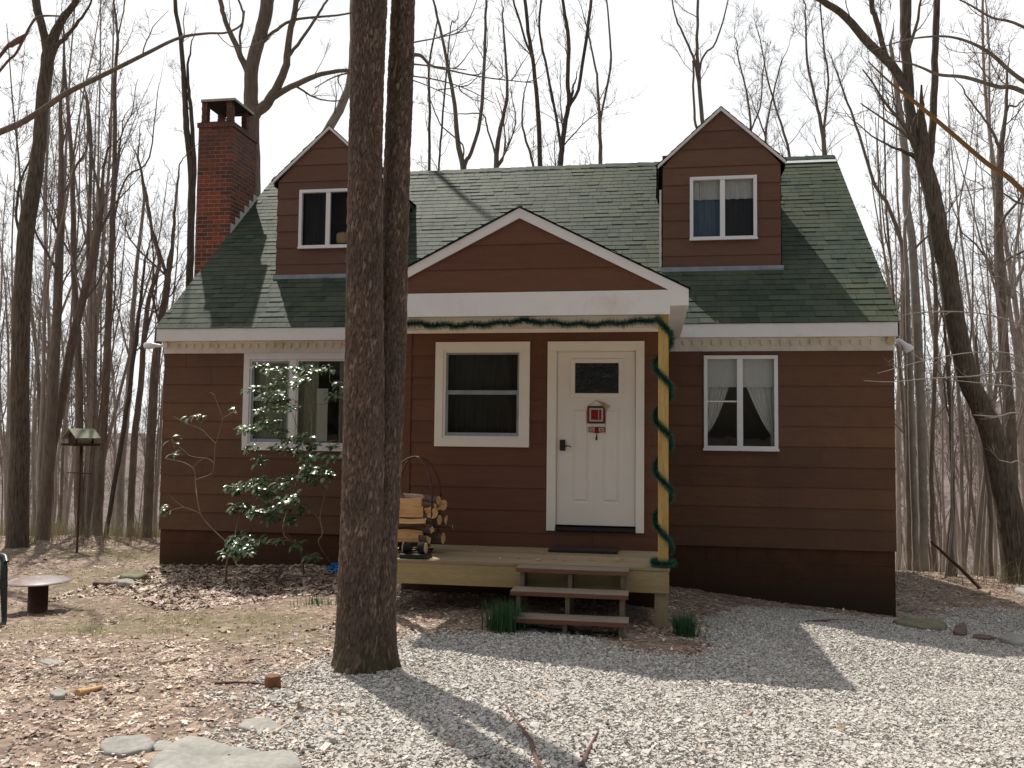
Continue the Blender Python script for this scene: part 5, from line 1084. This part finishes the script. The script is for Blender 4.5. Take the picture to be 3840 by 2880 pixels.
mk_tree('bare_tree', 'twin stemmed dark tree rising just left of the chimney', [[(705,1250,30),(712,1010,27),(716,860,26),(718,650,25),(700,480,23),(693,362,20),(681,181,17),(657,0,14)],[(716,900,18),(728,650,17),(718,440,15),(708,340,13),(705,240,9)]], 'bark_dark', 21, TL, depth=20, t0=.6, dens=.9)
mk_tree('bare_tree', 'big many limbed tree rising straight behind the chimney', [[(945,700,66),(942,480,60),(940,362,54),(946,241,50),(970,150,48),(995,60,50),(1010,-30,50)],[(960,425,40),(1000,385,34),(1040,325,32),(1073,241,28),(1085,130,24),(1110,0,20)],[(1000,400,26),(1037,356,24),(1145,301,21),(1220,275,17),(1310,262,14)],[(930,275,28),(905,215,24),(862,120,20),(840,60,18),(826,0,18)],[(912,240,12),(900,140,9),(912,60,9),(895,0,8)],[(985,160,14),(1040,110,12),(1120,70,10),(1310,50,7)],[(1075,220,14),(1130,150,12),(1190,60,10),(1225,0,8)]], 'bark_mid', 22, TB, depth=21, t0=.62, dens=.7)
mk_tree('bare_tree', 'grey leaning trunk half hidden by the twin trunk and the dormer', [[(1120,900,40),(1160,660,37),(1205,540,35),(1240,470,34),(1285,390,32),(1315,290,30),(1325,150,28),(1325,0,26)]], 'bark_pale', 23, TB, depth=21.5, t0=.5, dens=.8)
# above the roof
B = [
 ('first forked tree behind the ridge from the trunk, a wide vee', [[(1737,640,22),(1716,524,19),(1704,392,16),(1680,253,13),(1650,100,10),(1625,0,8)],[(1745,610,17),(1765,575,15),(1800,452,14),(1815,271,13),(1821,60,10),(1824,0,9)],[(1735,545,6),(1660,475,5),(1640,440,5),(1612,370,4)]], 'bark_mid', 26),
 ('short stout tree right of the wide vee', [[(1860,635,20),(1867,530,18),(1888,434,14),(1903,338,11),(1893,180,9),(1885,60,6)],[(1852,560,8),(1830,490,7),(1810,430,6),(1730,428,4)]], 'bark_mid', 25),
 ('straight slightly leaning pole of a tree in the middle above the ridge', [[(2026,632,19),(2017,422,17),(2002,253,15),(1981,120,14),(1969,0,13)],[(2000,230,10),(1970,150,9),(1950,80,8),(1925,0,8)]], 'bark_dark', 24),
 ('double forked tree above the ridge with a patchy trunk', [[(2100,630,23),(2108,542,20),(2126,422,18),(2133,390,17)],[(2104,560,12),(2084,434,11),(2053,271,10),(2023,120,9),(2030,0,8)],[(2133,395,16),(2129,301,16),(2132,150,15),(2114,30,12),(2100,-60,10)],[(2136,395,13),(2168,338,13),(2198,150,13),(2216,0,12)]], 'bark_dark', 23),
 ('slender fork of a tree above the ridge nearest the open sky', [[(2252,625,16),(2249,470,13),(2240,300,9),(2231,241,8),(2205,120,6)],[(2252,450,9),(2289,253,9),(2288,150,8),(2276,0,6)]], 'bark_mid', 27),
 ('crooked thin tree in front of the middle pole', [[(2000,640,10),(1990,580,10),(1969,512,9),(1958,450,7),(1963,362,6)]], 'bark_mid', 26),
 ('thin straight tree beside the right hand trunk edge', [[(1610,655,11),(1611,420,10),(1610,241,8),(1638,90,6)]], 'bark_dark', 27),
 ('very thin leaning tree next to the wide vee', [[(1645,650,8),(1655,500,8),(1668,337,7),(1690,100,5)]], 'bark_dark', 28),
 ('forked tree rising behind the far dormer, on its open side', [[(2640,500,18),(2633,446,16),(2618,259,14),(2614,180,12),(2618,0,10)],[(2612,260,11),(2590,190,9),(2558,120,8),(2530,50,6)],[(2625,250,9),(2645,200,8),(2685,157,7),(2730,0,5)],[(2612,480,10),(2603,400,9),(2600,253,8)]], 'bark_mid', 22),
 ('forked tree above the far end of the ridge', [[(3094,590,19),(3082,482,15),(3060,380,10),(3028,241,9),(3020,60,6)],[(3090,500,10),(3106,301,8),(3090,180,7),(3075,0,5)]], 'bark_mid', 23),
 ('twiggy young tree close behind the far dormer roof slope', [[(2790,640,11),(2815,500,9),(2800,350,7),(2765,200,5)],[(2812,500,7),(2850,400,6),(2860,280,4)]], 'bark_mid', 24),
 ('twiggy young tree between the far dormer and the ridge end', [[(2880,640,11),(2870,520,9),(2890,400,7),(2925,250,5)],[(2872,520,7),(2840,430,5)]], 'bark_mid', 26),
 ('small twiggy tree beside the far dormer gable', [[(2962,600,11),(2940,500,9),(2914,422,8),(2880,300,6),(2850,150,4)]], 'bark_mid', 25),
 ('thin leaning tree crossing the roof end', [[(3395,985,18),(3340,790,14),(3280,690,12),(3221,500,10),(3179,386,8),(3130,250,5)]], 'bark_mid', 20)]
for i, (lb, stt, mt, dp_) in enumerate(B): mk_tree('bare_tree', lb, stt, mt, 40+i, TB, depth=dp_, t0=.62, dens=3.2 if 'twiggy' in lb or 'far end' in lb else 1.5, rmin=.004)
# right of the house
mk_tree('bare_tree', 'thickest dark trunk leaning in from the picture edge on the drive side', [[(3822,2185,112),(3790,1950,98),(3740,1700,86),(3690,1545,80),(3632,1422,75),(3577,1181,72),(3553,1000,72),(3525,904,68),(3495,723,64),(3462,603,58)],[(3492,705,50),(3462,600,46),(3420,482,40),(3408,301,38),(3396,181,38),(3396,0,44)],[(3492,700,34),(3480,620,32),(3492,542,28),(3503,362,27),(3507,180,25),(3511,0,25)],[(3412,350,28),(3372,290,34),(3342,241,35),(3263,169,33),(3173,66,28),(3082,0,24),(3000,-50,18)],[(3335,240,20),(3308,160,20),(3285,70,20),(3268,0,20)],[(3440,600,22),(3414,579,18),(3362,557,9)]], 'bark_ridge', 61, TR_, depth=15.5, t0=.75, dens=.5)
mk_tree('bare_tree', 'pale smooth trunk closest to the house on the drive side', [[(3436,2150,25),(3428,1880,23),(3418,1600,24),(3412,1400,22),(3405,1200,19),(3400,1000,16),(3392,850,12)]], 'bark_pale', 62, TR_, depth=17, t0=.5, dens=.9)
mk_tree('bare_tree', 'grey trunk standing close beside the pale smooth one', [[(3470,2155,36),(3462,1880,34),(3450,1500,36),(3436,1180,34),(3420,904,30),(3402,784,30),(3396,603,29),(3384,482,28),(3366,362,22),(3345,200,15)]], 'bark_pale', 63, TR_, depth=17.4, t0=.45, dens=.8)
mk_tree('bare_tree', 'thin dark tree between the grey trunk and the broken branch', [[(3502,2170,20),(3492,1800,17),(3502,1500,16),(3510,1200,18),(3500,1000,12),(3480,850,7)]], 'bark_mid', 64, TR_, depth=18, t0=.35, dens=1.2)
mk_tree('bare_tree', 'crooked tree with a flared foot beside the broken branch', [[(3572,2195,34),(3562,2050,28),(3570,1900,17),(3568,1650,14),(3556,1400,16),(3545,1250,10)],[(3566,1600,8),(3545,1500,7),(3540,1400,6)]], 'bark_mid', 65, TR_, depth=16.2, t0=.4, dens=1.2)
mk_tree('bare_tree', 'pale thin sapling with a single bend in the woods', [[(3535,2190,9),(3570,1960,9),(3568,1800,9),(3572,1600,9),(3575,1450,7),(3590,1350,5)]], 'bark_pale', 66, TR_, depth=15.8, t0=.3, dens=1.2)
mk_tree('bare_tree', 'brown tree leaning behind the thick dark trunk', [[(3800,2150,44),(3788,1603,42),(3770,1362,38),(3746,1000,34),(3746,723,30),(3752,573,26)],[(3752,580,16),(3738,530,12),(3721,494,10),(3680,430,8),(3625,362,6)],[(3752,580,18),(3770,434,14),(3776,301,10),(3780,250,6)],[(3776,400,9),(3810,400,7),(3840,370,6)]], 'bark_mid', 67, TR_, depth=18, t0=.4, dens=1.1)
mk_tree('bare_tree', 'slim straight tree just left of the thick dark trunk', [[(3720,2205,15),(3712,1900,18),(3695,1700,16),(3680,1500,14),(3660,1300,10)]], 'bark_mid', 68, TR_, depth=17, t0=.35, dens=1.2)
mk_tree('bare_tree', 'grey pole of a tree in the middle of the woods on the drive side', [[(3612,2195,15),(3604,1700,14),(3592,1400,13),(3580,1150,9)]], 'bark_pale', 69, TR_, depth=18.5, t0=.3, dens=1.2)
# limbs reaching in from trees that stand outside the picture
def reach(label, trunk_px, d, limbs, mat, seed, twig='twig', dens=1.3, lmul=.7, name='bare_tree'):
    q = np.random.RandomState(seed); b = at_depth(*trunk_px, d); g = g1(b[0], b[1]); tr, tb = Tubes(), Tubes()
    top = at_depth(trunk_px[0], -900, d); rt = .15 if name == 'bare_tree' else .022
    P, Rr = smooth_line([np.array([b[0], b[1], g-.1]), (np.array([b[0], b[1], g])*.55+top*.45), top], [rt, rt*.8, rt*.55]); tr.add(P, Rr, 10)
    for lm in limbs:
        A = [at_depth(x_, y_, d) for x_, y_, _ in lm]; ra = [w*.5/FPX*d for *_, w in lm]; t = np.clip((A[0][2]-.5-g)/(top[2]-g), 0, 1)
        A = [np.array([b[0], b[1], g])*(1-t)+top*t]+A; ra = [ra[0]*1.25]+ra
        A, ra = smooth_line(A, ra, 5); tr.add(A, ra, 8); sprout(q, tb, A, ra, .15, dens, lmul, 3, .0025)
    o = thing(name, label, 'tree', (b[0], b[1], g)); tr.build('trunk', MT[mat], o); tb.build('crown', MT[twig], o)
reach('tree outside the picture whose long limb sweeps across the upper corner of the sky', (-420, 1500), 9.5, [[(0,495,24),(130,430,22),(240,355,20),(350,300,18),(450,250,16),(560,195,14),(640,155,12),(700,135,11),(780,125,9),(850,122,8),(905,92,7),(918,40,4)]], 'bark_mid', 81, dens=1.0)
reach('tree outside the picture with two curved limbs reaching over the drive', (4150, 1500), 8.5, [[(3840,345,19),(3740,325,16),(3620,290,14),(3520,280,12),(3460,255,9),(3400,235,7),(3320,226,4)],[(3840,305,16),(3720,205,14),(3640,160,11),(3560,138,9),(3480,138,8),(3390,152,6),(3250,195,3)],[(3840,102,11),(3720,66,9),(3640,20,7),(3560,-20,5)]], 'bark_mid', 82, dens=1.6)
reach('young sapling with a bare orange twig pointing across the forked trunk', (4250, 1400), 3.2, [[(3840,722,20),(3700,612,18),(3560,492,17),(3430,382,15),(3350,320,9),(3255,230,5)]], 'twig_orange', 83, dens=.25, lmul=.2, name='sapling')
reach('young sapling with blurred reddish twigs in the top corner of the picture', (-260, 1400), 4.0, [[(0,265,9),(60,200,9),(115,95,9),(150,62,9),(230,60,6)],[(0,210,12),(40,170,20),(70,150,22),(95,128,6)]], 'stick', 84, dens=.3, lmul=.2, name='sapling')
reach('thin pale sapling reaching level twigs across the house corner on the drive side', (3990, 1500), 9.0, [[(3840,1232,6),(3700,1180,5),(3560,1168,4),(3450,1172,3),(3370,1185,2)],[(3840,1405,5),(3640,1412,5),(3480,1420,4),(3350,1432,3),(3240,1428,2)],[(3840,1470,5),(3700,1440,4),(3560,1425,3)],[(3840,1560,6),(3740,1562,5),(3650,1556,3)],[(3840,1350,5),(3690,1320,4),(3500,1345,3),(3290,1400,2)],[(3840,1745,5),(3790,1735,4),(3745,1725,3)],[(3840,1120,5),(3740,1030,4),(3660,985,3)]], 'bark_pale', 85, 'bush_stem', 1.6, .3, 'sapling')
# twin trunk in front of the porch
def big_twin():
    base = on_ground(1372, 2505); d = float((base-CAM) @ fwd_h); q = np.random.RandomState(5)
    o = thing('twin_trunk_tree', 'tall twin trunk tree with flaky bark in front of the porch', 'tree', tuple(base)); k = d/FPX
    def stem(rows, dy, n):
        dz = [dy*min(1, max(.12, (2450-y)/1300)) for y, a, b in rows]; P = [at_depth((a+b)/2, y, d+e) for (y, a, b), e in zip(rows, dz)]; r = [(b-a)/2*k*(1+e/d) for (_, a, b), e in zip(rows, dz)]; ys = np.array([p[2] for p in P]); o_ = np.argsort(ys)
        zz = np.linspace(ys.min(), ys.max(), int((ys.max()-ys.min())/.016)); X = np.interp(zz, ys[o_], np.array([p[0] for p in P])[o_]); Y = np.interp(zz, ys[o_], np.array([p[1] for p in P])[o_]); Rr = np.interp(zz, ys[o_], np.array(r)[o_])
        ker = np.hanning(25); ker /= ker.sum()
        for A in (X, Y, Rr): A[:] = np.convolve(np.pad(A, 12, mode='edge'), ker, 'valid')
        return X, Y, zz, Rr
    Vs, Qs, Rl, off = [], [], [], 0
    L_ = [(-900,1352,1452),(-300,1340,1450),(0,1325,1452),(300,1318,1440),(600,1310,1432),(900,1304,1432),(1200,1298,1436),(1500,1290,1436),(1800,1282,1434),(2100,1272,1432),(2300,1264,1432),(2420,1258,1440),(2500,1244,1455),(2560,1225,1475)]
    Rt = [(-900,1500,1565),(-300,1482,1560),(0,1470,1556),(300,1456,1550),(600,1443,1538),(900,1432,1530),(1200,1424,1524),(1500,1412,1512),(1800,1400,1498),(2100,1388,1484),(2250,1380,1480),(2400,1376,1482),(2480,1372,1492),(2560,1368,1512)]
    for rows, dy, n in ((L_, 0, 130), (Rt, .24, 100)):
        X, Y, zz, Rr = stem(rows, dy, n); m = len(zz); th = np.linspace(0, 2*np.pi, n, endpoint=False)
        TH, Z2 = np.meshgrid(th, zz); rad = Rr[:, None]*np.ones((1, n))
        # plates: a jittered cell pattern longer than wide
        cw, chh = .021, .085; circ = TH*Rr[:, None]; 
        best = np.full(TH.shape, 9.); second = np.full(TH.shape, 9.); hid = np.zeros(TH.shape); na = max(6, int(round(2*np.pi*Rr.mean()/cw)))
        U = TH/(2*np.pi)*na+.35*np.sin(Z2*19+3*TH)+.2*np.sin(Z2*47+TH*11); Wv = Z2/chh+.55*np.sin(TH*7+Z2*2)+.4*np.sin(TH*17+1)+.25*np.sin(U*2.1); iu, iw = np.floor(U), np.floor(Wv)
        for du in (-1, 0, 1):
            for dw in (-1, 0, 1):
                a_, b_ = np.mod(iu+du, na), iw+dw
                h1 = np.mod(np.sin(a_*127.1+b_*311.7+n)*43758.5453, 1); h2 = np.mod(np.sin(a_*269.5+b_*183.3+n)*43758.5453, 1); h3 = np.mod(np.sin(a_*419.2+b_*71.9)*43758.5, 1)
                dd = np.hypot(U-(iu+du+h1), (Wv-(b_+h2))*1.0); c = dd < best
                second = np.where(c, best, np.minimum(second, dd)); hid = np.where(c, h3, hid); best = np.where(c, dd, best)
        edge = np.clip((second-best)*3.2, 0, 1)**.7; plate = edge*(.45+.75*hid); lift = np.mod(Wv, 1)
        rad = rad*(1+.03*np.sin(3*TH+Z2*.7)+.02*np.sin(5*TH-1.3*Z2+1))+.009*plate+.0025*np.sin(40*TH+9*np.sin(7*Z2))-.003
        if n == 130 or True:
            low = np.clip(1-(zz-zz.min()-.02)/.35, 0, 1)[:, None]; rad = rad*(1+.06*low**2+.2*low**2.2*np.cos(4*TH+1.1)+.06*low**2*np.cos(9*TH))
        V = np.stack([X[:, None]+rad*np.cos(TH), Y[:, None]+rad*np.sin(TH), Z2], -1).reshape(-1, 3)
        ii, jj = np.meshgrid(np.arange(m-1), np.arange(n), indexing='ij'); Qq = np.stack([ii*n+jj, ii*n+(jj+1) % n, (ii+1)*n+(jj+1) % n, (ii+1)*n+jj], -1).reshape(-1, 4)
        Vs.append(V); Qs.append(Qq+off); off += len(V); Rl.append(np.clip(.10+.42*edge+.42*edge*hid**2+.14*(1-lift)*edge-.06*RS.rand(*plate.shape), 0, 1).ravel())
    np_mesh('trunk', np.concatenate(Vs), np.concatenate(Qs), MT['bark_big'], o, True, None, dict(relief=np.concatenate(Rl)))
    tb = Tubes()
    for rows in (L_, Rt):
        p = at_depth((rows[0][1]+rows[0][2])/2, -880, d+(.24 if rows is Rt else 0)); r = (rows[0][2]-rows[0][1])/2*k
        P, ra = wander(q, p, np.array([.05, 0, 1]), 8, r, 12, .3, .06, .25); tb.add(P, ra, 10); sprout(q, tb, P, ra, .2, 1.6, 1.1)
    for pts in ([(1545,205,16),(1580,210,13),(1615,245,10),(1680,262,7),(1760,280,6),(1860,296,5),(2010,312,3)],[(1545,240,7),(1640,250,5),(1750,262,4)],[(1545,285,6),(1640,300,5),(1740,330,4),(1850,385,3)],[(1545,160,6),(1650,140,5),(1780,110,3)],[(1320,270,8),(1250,290,6),(1180,330,4)],[(1545,300,5),(1600,320,4),(1700,365,3)]):
        A, ra = smooth_line([at_depth(a, b, d+.05*i) for i, (a, b, _) in enumerate(pts)], [w*.5*k for *_, w in pts]); tb.add(A, ra, 6); sprout(q, tb, A, ra, .1, 4.5, .45, 3, .0016)
    tb.build('crown', MT['twig'], o)
big_twin()
# ------------------------------------------------------------------ deep woods: a few shapes, many trees
def shape(seed, h, r, mat, twig, lvl=3):
    q = np.random.RandomState(seed); tr, tb = Tubes(), Tubes()
    P, Rr = wander(q, np.array([0., 0, -.4]), np.array([q.normal(0, .05), q.normal(0, .05), 1]), h, r, 14, .12, .035, .12); Rr[0] *= 1.35; P[:, :2] -= P[1:2, :2]*0
    P, Rr = smooth_line(P, Rr, 2); tr.add(P, Rr, 8)
    if q.rand() < .6:
        i = q.randint(9, 15); A, ra = wander(q, P[i], side_dir(q, np.array([0, 0, 1.]), 14, 26), h*(1-i/27)*.9, Rr[i]*.75, 10, .3, .06, .15); tr.add(A, ra, 7); sprout(q, tb, A, ra, .15, 1.2, 1.0, lvl, .005)
    sprout(q, tb, P, Rr, .25, 2.1, 1.15, lvl, .0055)
    o = bpy.data.objects.new('bare_tree', None); a = tr.build('trunk', MT[mat], o); b = tb.build('crown', MT[twig], o); return o, a, b
protos = []
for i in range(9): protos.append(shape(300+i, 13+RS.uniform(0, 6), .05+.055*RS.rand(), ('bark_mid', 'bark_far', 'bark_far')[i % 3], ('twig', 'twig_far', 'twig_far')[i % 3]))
def plant(i, x, y, s, rz, label, group):
    o, a, b = protos[i % len(protos)]
    if not o.users_collection: c, ca, cb = o, a, b; COL.objects.link(o)
    else:
        c, ca, cb = o.copy(), a.copy(), b.copy()
        for q in (c, ca, cb): COL.objects.link(q)
        ca.parent = c; cb.parent = c
    c.location = (x, y, g1(x, y)); c.rotation_euler = (0, 0, rz); c.scale = (s, s, s*RS.uniform(.92, 1.15)); tag(c, label, 'tree', group)
cnt = 0
def wood(n, pxa, pxb, d0, d1, label, group, pw=1., sc=(.8, 1.25)):
    global cnt
    for k in range(n):
        d = d0+(d1-d0)*RS.rand()**pw; p = at_depth(pxa+(pxb-pxa)*RS.rand(), 1600, d)
        plant(cnt, p[0], p[1], RS.uniform(*sc), RS.uniform(0, 6.28), label, group); cnt += 1
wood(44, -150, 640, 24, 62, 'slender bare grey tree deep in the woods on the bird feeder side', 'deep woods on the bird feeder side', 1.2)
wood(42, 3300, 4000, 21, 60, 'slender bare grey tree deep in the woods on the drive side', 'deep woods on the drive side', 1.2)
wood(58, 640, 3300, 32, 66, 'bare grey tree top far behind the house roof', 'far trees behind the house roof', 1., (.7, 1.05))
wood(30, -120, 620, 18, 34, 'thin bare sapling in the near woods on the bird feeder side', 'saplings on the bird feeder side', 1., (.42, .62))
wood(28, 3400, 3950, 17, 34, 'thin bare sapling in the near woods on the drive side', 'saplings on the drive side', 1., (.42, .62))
# ------------------------------------------------------------------ evergreen shrubs against the wall
def shrub(label, base_px, stems, clusters, seed, Y):
    q = np.random.RandomState(seed); b = on_ground(*base_px); Y = b[1]; S_ = []; tb = Tubes(); o = thing('evergreen_shrub', label, 'shrub', tuple(b))
    def lit(a, c, k, j):
        z_ = on_y(a, c, Y-.6)[2]; yt = min(Y, -.27-(3.06-z_)*.5-j); return on_y(a, c, Y+k*(yt-Y)*min(1, max(0, (base_px[1]-c)/110)))
    for s in stems:
        P = [lit(a, c, .85, .12+.1*math.sin(i*1.1+len(s))) for i, (a, c, _) in enumerate(s)]
        if s[0][1] == base_px[1]: P[0][2] -= .08
        A, ra = smooth_line(P, [w for *_, w in s]); tb.add(A, ra, 6); S_.append(A)
    allp = np.concatenate(S_); C0, D0, W0, L0 = [], [], [], []
    for (a, c, n) in [(a_, c_, int(n_*1.5)) for a_, c_, n_ in clusters]:
        p = lit(a, c, 1., q.uniform(.06, .5)); dist = np.linalg.norm((allp-p)*[1, .6, 1], axis=1)+.35*np.maximum(0, allp[:, 2]-p[2]+.05); near_ = allp[np.argmin(dist)]
        mid = (near_+p)/2+q.normal(0, .04, 3)-[0, 0, .03]; A, ra = smooth_line([near_, mid, p], [.006, .0045, .003]); tb.add(A, ra, 5)
        for _ in range(n):
            f = q.uniform(.72, 1.0); s0 = p+(p-mid)*(f-1)*1.2+q.normal(0, .035, 3)*[1.3, 1.2, .6]; a_ = q.uniform(0, 6.283); C0.append(s0); D0.append([math.cos(a_), math.sin(a_), .5*math.sin(a_)+.15*math.cos(a_)-.1+q.normal(0, .22)]); L0.append(q.uniform(.075, .13))
    tb.build('stem', MT['bush_stem'], o)
    C0, D0, L0 = np.array(C0), np.array(D0), np.array(L0); D0 /= np.linalg.norm(D0, axis=1, keepdims=True); n = len(C0)
    Wd = np.cross(D0, np.array([-.15, -.45, .88])+q.normal(0, .16, (n, 3))); Wd /= np.linalg.norm(Wd, axis=1, keepdims=True); N_ = np.cross(Wd, D0)
    prof = [(0, .12, 0), (.3, .75, .05), (.6, 1., .03), (.85, .6, -.05), (1., .05, -.14)]; V = np.zeros((n, 15, 3))
    for i, (t, w, h) in enumerate(prof):
        c = C0+D0*(L0*t)[:, None]+N_*(L0*h)[:, None]
        for j, sg in enumerate((-1, 0, 1)): V[:, i*3+j] = c+Wd*(sg*w*.23*L0)[:, None]+N_*((.05*L0 if sg else -.0*L0)*w)[:, None]
    F = np.array([(i*3+j, i*3+j+1, i*3+j+4, i*3+j+3) for i in range(4) for j in range(2)])
    np_mesh('foliage', V.reshape(-1, 3), (F[None]+(np.arange(n)*15)[:, None, None]).reshape(-1, 4), MT['bush_leaf'], o, True, np.repeat(q.uniform(0, 1, n), 8))
f_ = .6028
def cl(L_, ox=0, oy=1000, n=15): return [(ox+a*f_, oy+b*f_, n) for a, b in L_]
c3 = .4823
shrub('sparse crooked shrub with a long bare stem near the house corner', (846, 2183),
 [[(846,2183,.017),(851,2110,.016),(868,2050,.014),(880,2012,.012),(892,1960,.008),(905,1900,.005)],
  [(868,2050,.009),(815,2000,.0095),(775,1960,.009),(752,1925,.009),(738,1860,.0085),(733,1800,.0085),(732,1775,.008),(722,1755,.007),(690,1735,.006),(625,1720,.004)],
  [(733,1800,.006),(760,1790,.006),(795,1775,.006),(803,1740,.006),(806,1680,.006),(812,1655,.006),(832,1590,.006),(836,1570,.006),(860,1555,.005),(882,1543,.003)],
  [(808,1662,.0055),(780,1635,.005),(755,1610,.005),(705,1590,.004),(650,1562,.003)],[(836,1572,.005),(826,1540,.005),(810,1500,.0045),(803,1480,.004),(788,1472,.003)],[(755,1612,.004),(752,1585,.004),(775,1565,.003)],
  [(750,1925,.006),(690,1903,.005),(640,1916,.0045),(600,1940,.003),(575,1945,.002)],[(690,1903,.0045),(660,1880,.004),(640,1860,.003),(625,1848,.002)],[(805,1740,.005),(780,1720,.0045),(720,1712,.004),(690,1690,.0035),(655,1660,.003),(640,1640,.002)],[(722,1755,.004),(745,1730,.004),(775,1715,.003)]],
 [(870,2024,16),(909,2019,18),(947,2020,12),(850,2072,12),(899,2077,18),(937,2068,14),(880,2045,14),(735,1561,9),(648,1698,5),(606,1906,5),(645,1640,3),(880,1540,3),(920,2045,14),(960,2030,8)], 91, 0)
shrub('taller leafy evergreen shrub in front of the wide window beside the trunk', (1142, 2150),
 [[(1142,2150,.015),(1128,2070,.014),(1085,2025,.013),(1066,2005,.013),(1064,1960,.012),(1088,1890,.011),(1105,1830,.011),(1120,1780,.010),(1130,1720,.010),(1160,1680,.009),(1168,1600,.009),(1166,1560,.008),(1158,1500,.008),(1148,1440,.0075),(1158,1400,.006),(1190,1385,.005),(1240,1382,.004)],
  [(1150,1445,.006),(1135,1410,.005),(1120,1385,.004)],[(1163,1550,.007),(1152,1535,.006),(1130,1520,.005),(1095,1495,.004)],[(1064,1960,.007),(1030,1925,.006),(1000,1890,.005),(960,1860,.004)],[(1105,1830,.007),(1055,1800,.006),(1000,1790,.005),(930,1830,.004)],
  [(1130,1720,.007),(1095,1690,.006),(1040,1640,.005),(980,1600,.004),(940,1590,.003)],[(1120,1780,.006),(1170,1770,.005),(1220,1745,.004)],[(1085,2025,.006),(1040,2030,.005),(985,2040,.004)],[(1160,1680,.006),(1210,1660,.005),(1260,1650,.004)],
  [(1240,2110,.010),(1195,2035,.009),(1210,2000,.009),(1200,1940,.008),(1215,1870,.006),(1212,1830,.004)],[(1195,1945,.005),(1150,1895,.004),(1110,1890,.003)],[(1140,1700,.006),(1100,1560,.004),(1060,1470,.004),(1075,1350,.003)],[(1064,1990,.005),(1120,2045,.005),(1165,2085,.003)]],
 cl([(1650,640),(1760,640),(1890,620),(2030,640),(1600,615),(1700,730),(1720,780),(1820,730),(1510,1010),(1600,1010),(1680,970),(1720,880),(1800,870),(1690,840),(1800,1070),(1890,1100),(1950,1120),(2060,1130),(1540,1140),(1620,1185),(1900,1190),(1990,1180),(2100,1180),(2030,1260),(1900,1240),(1500,1010),(1640,960),(2110,740),(2080,790),(1560,760),(1840,650),(1940,650),(1760,700),(1880,700),(1660,800),(1760,830),(1620,890),(1850,1060),(1740,1020),(1950,1180),(1830,1150),(1720,1120)], n=13)
 + cl([(1640,1330),(1560,1340),(1450,1370),(1500,1380),(1700,1400),(1640,1420),(1740,1360),(1880,1310),(1960,1330),(1830,1440),(1730,1500),(1620,1510),(1500,1500),(1450,1500),(1560,1530),(1700,1560),(1820,1580),(1850,1510),(1790,1320),(1940,1270),(2040,1290),(1600,1370),(1780,1440),(1680,1490)], n=16)
 + [(986,2038,7),(1040,2030,6),(1164,2087,9),(1106,2043,8),(1175,2100,6),(1120,1640,10)], 92, 0)
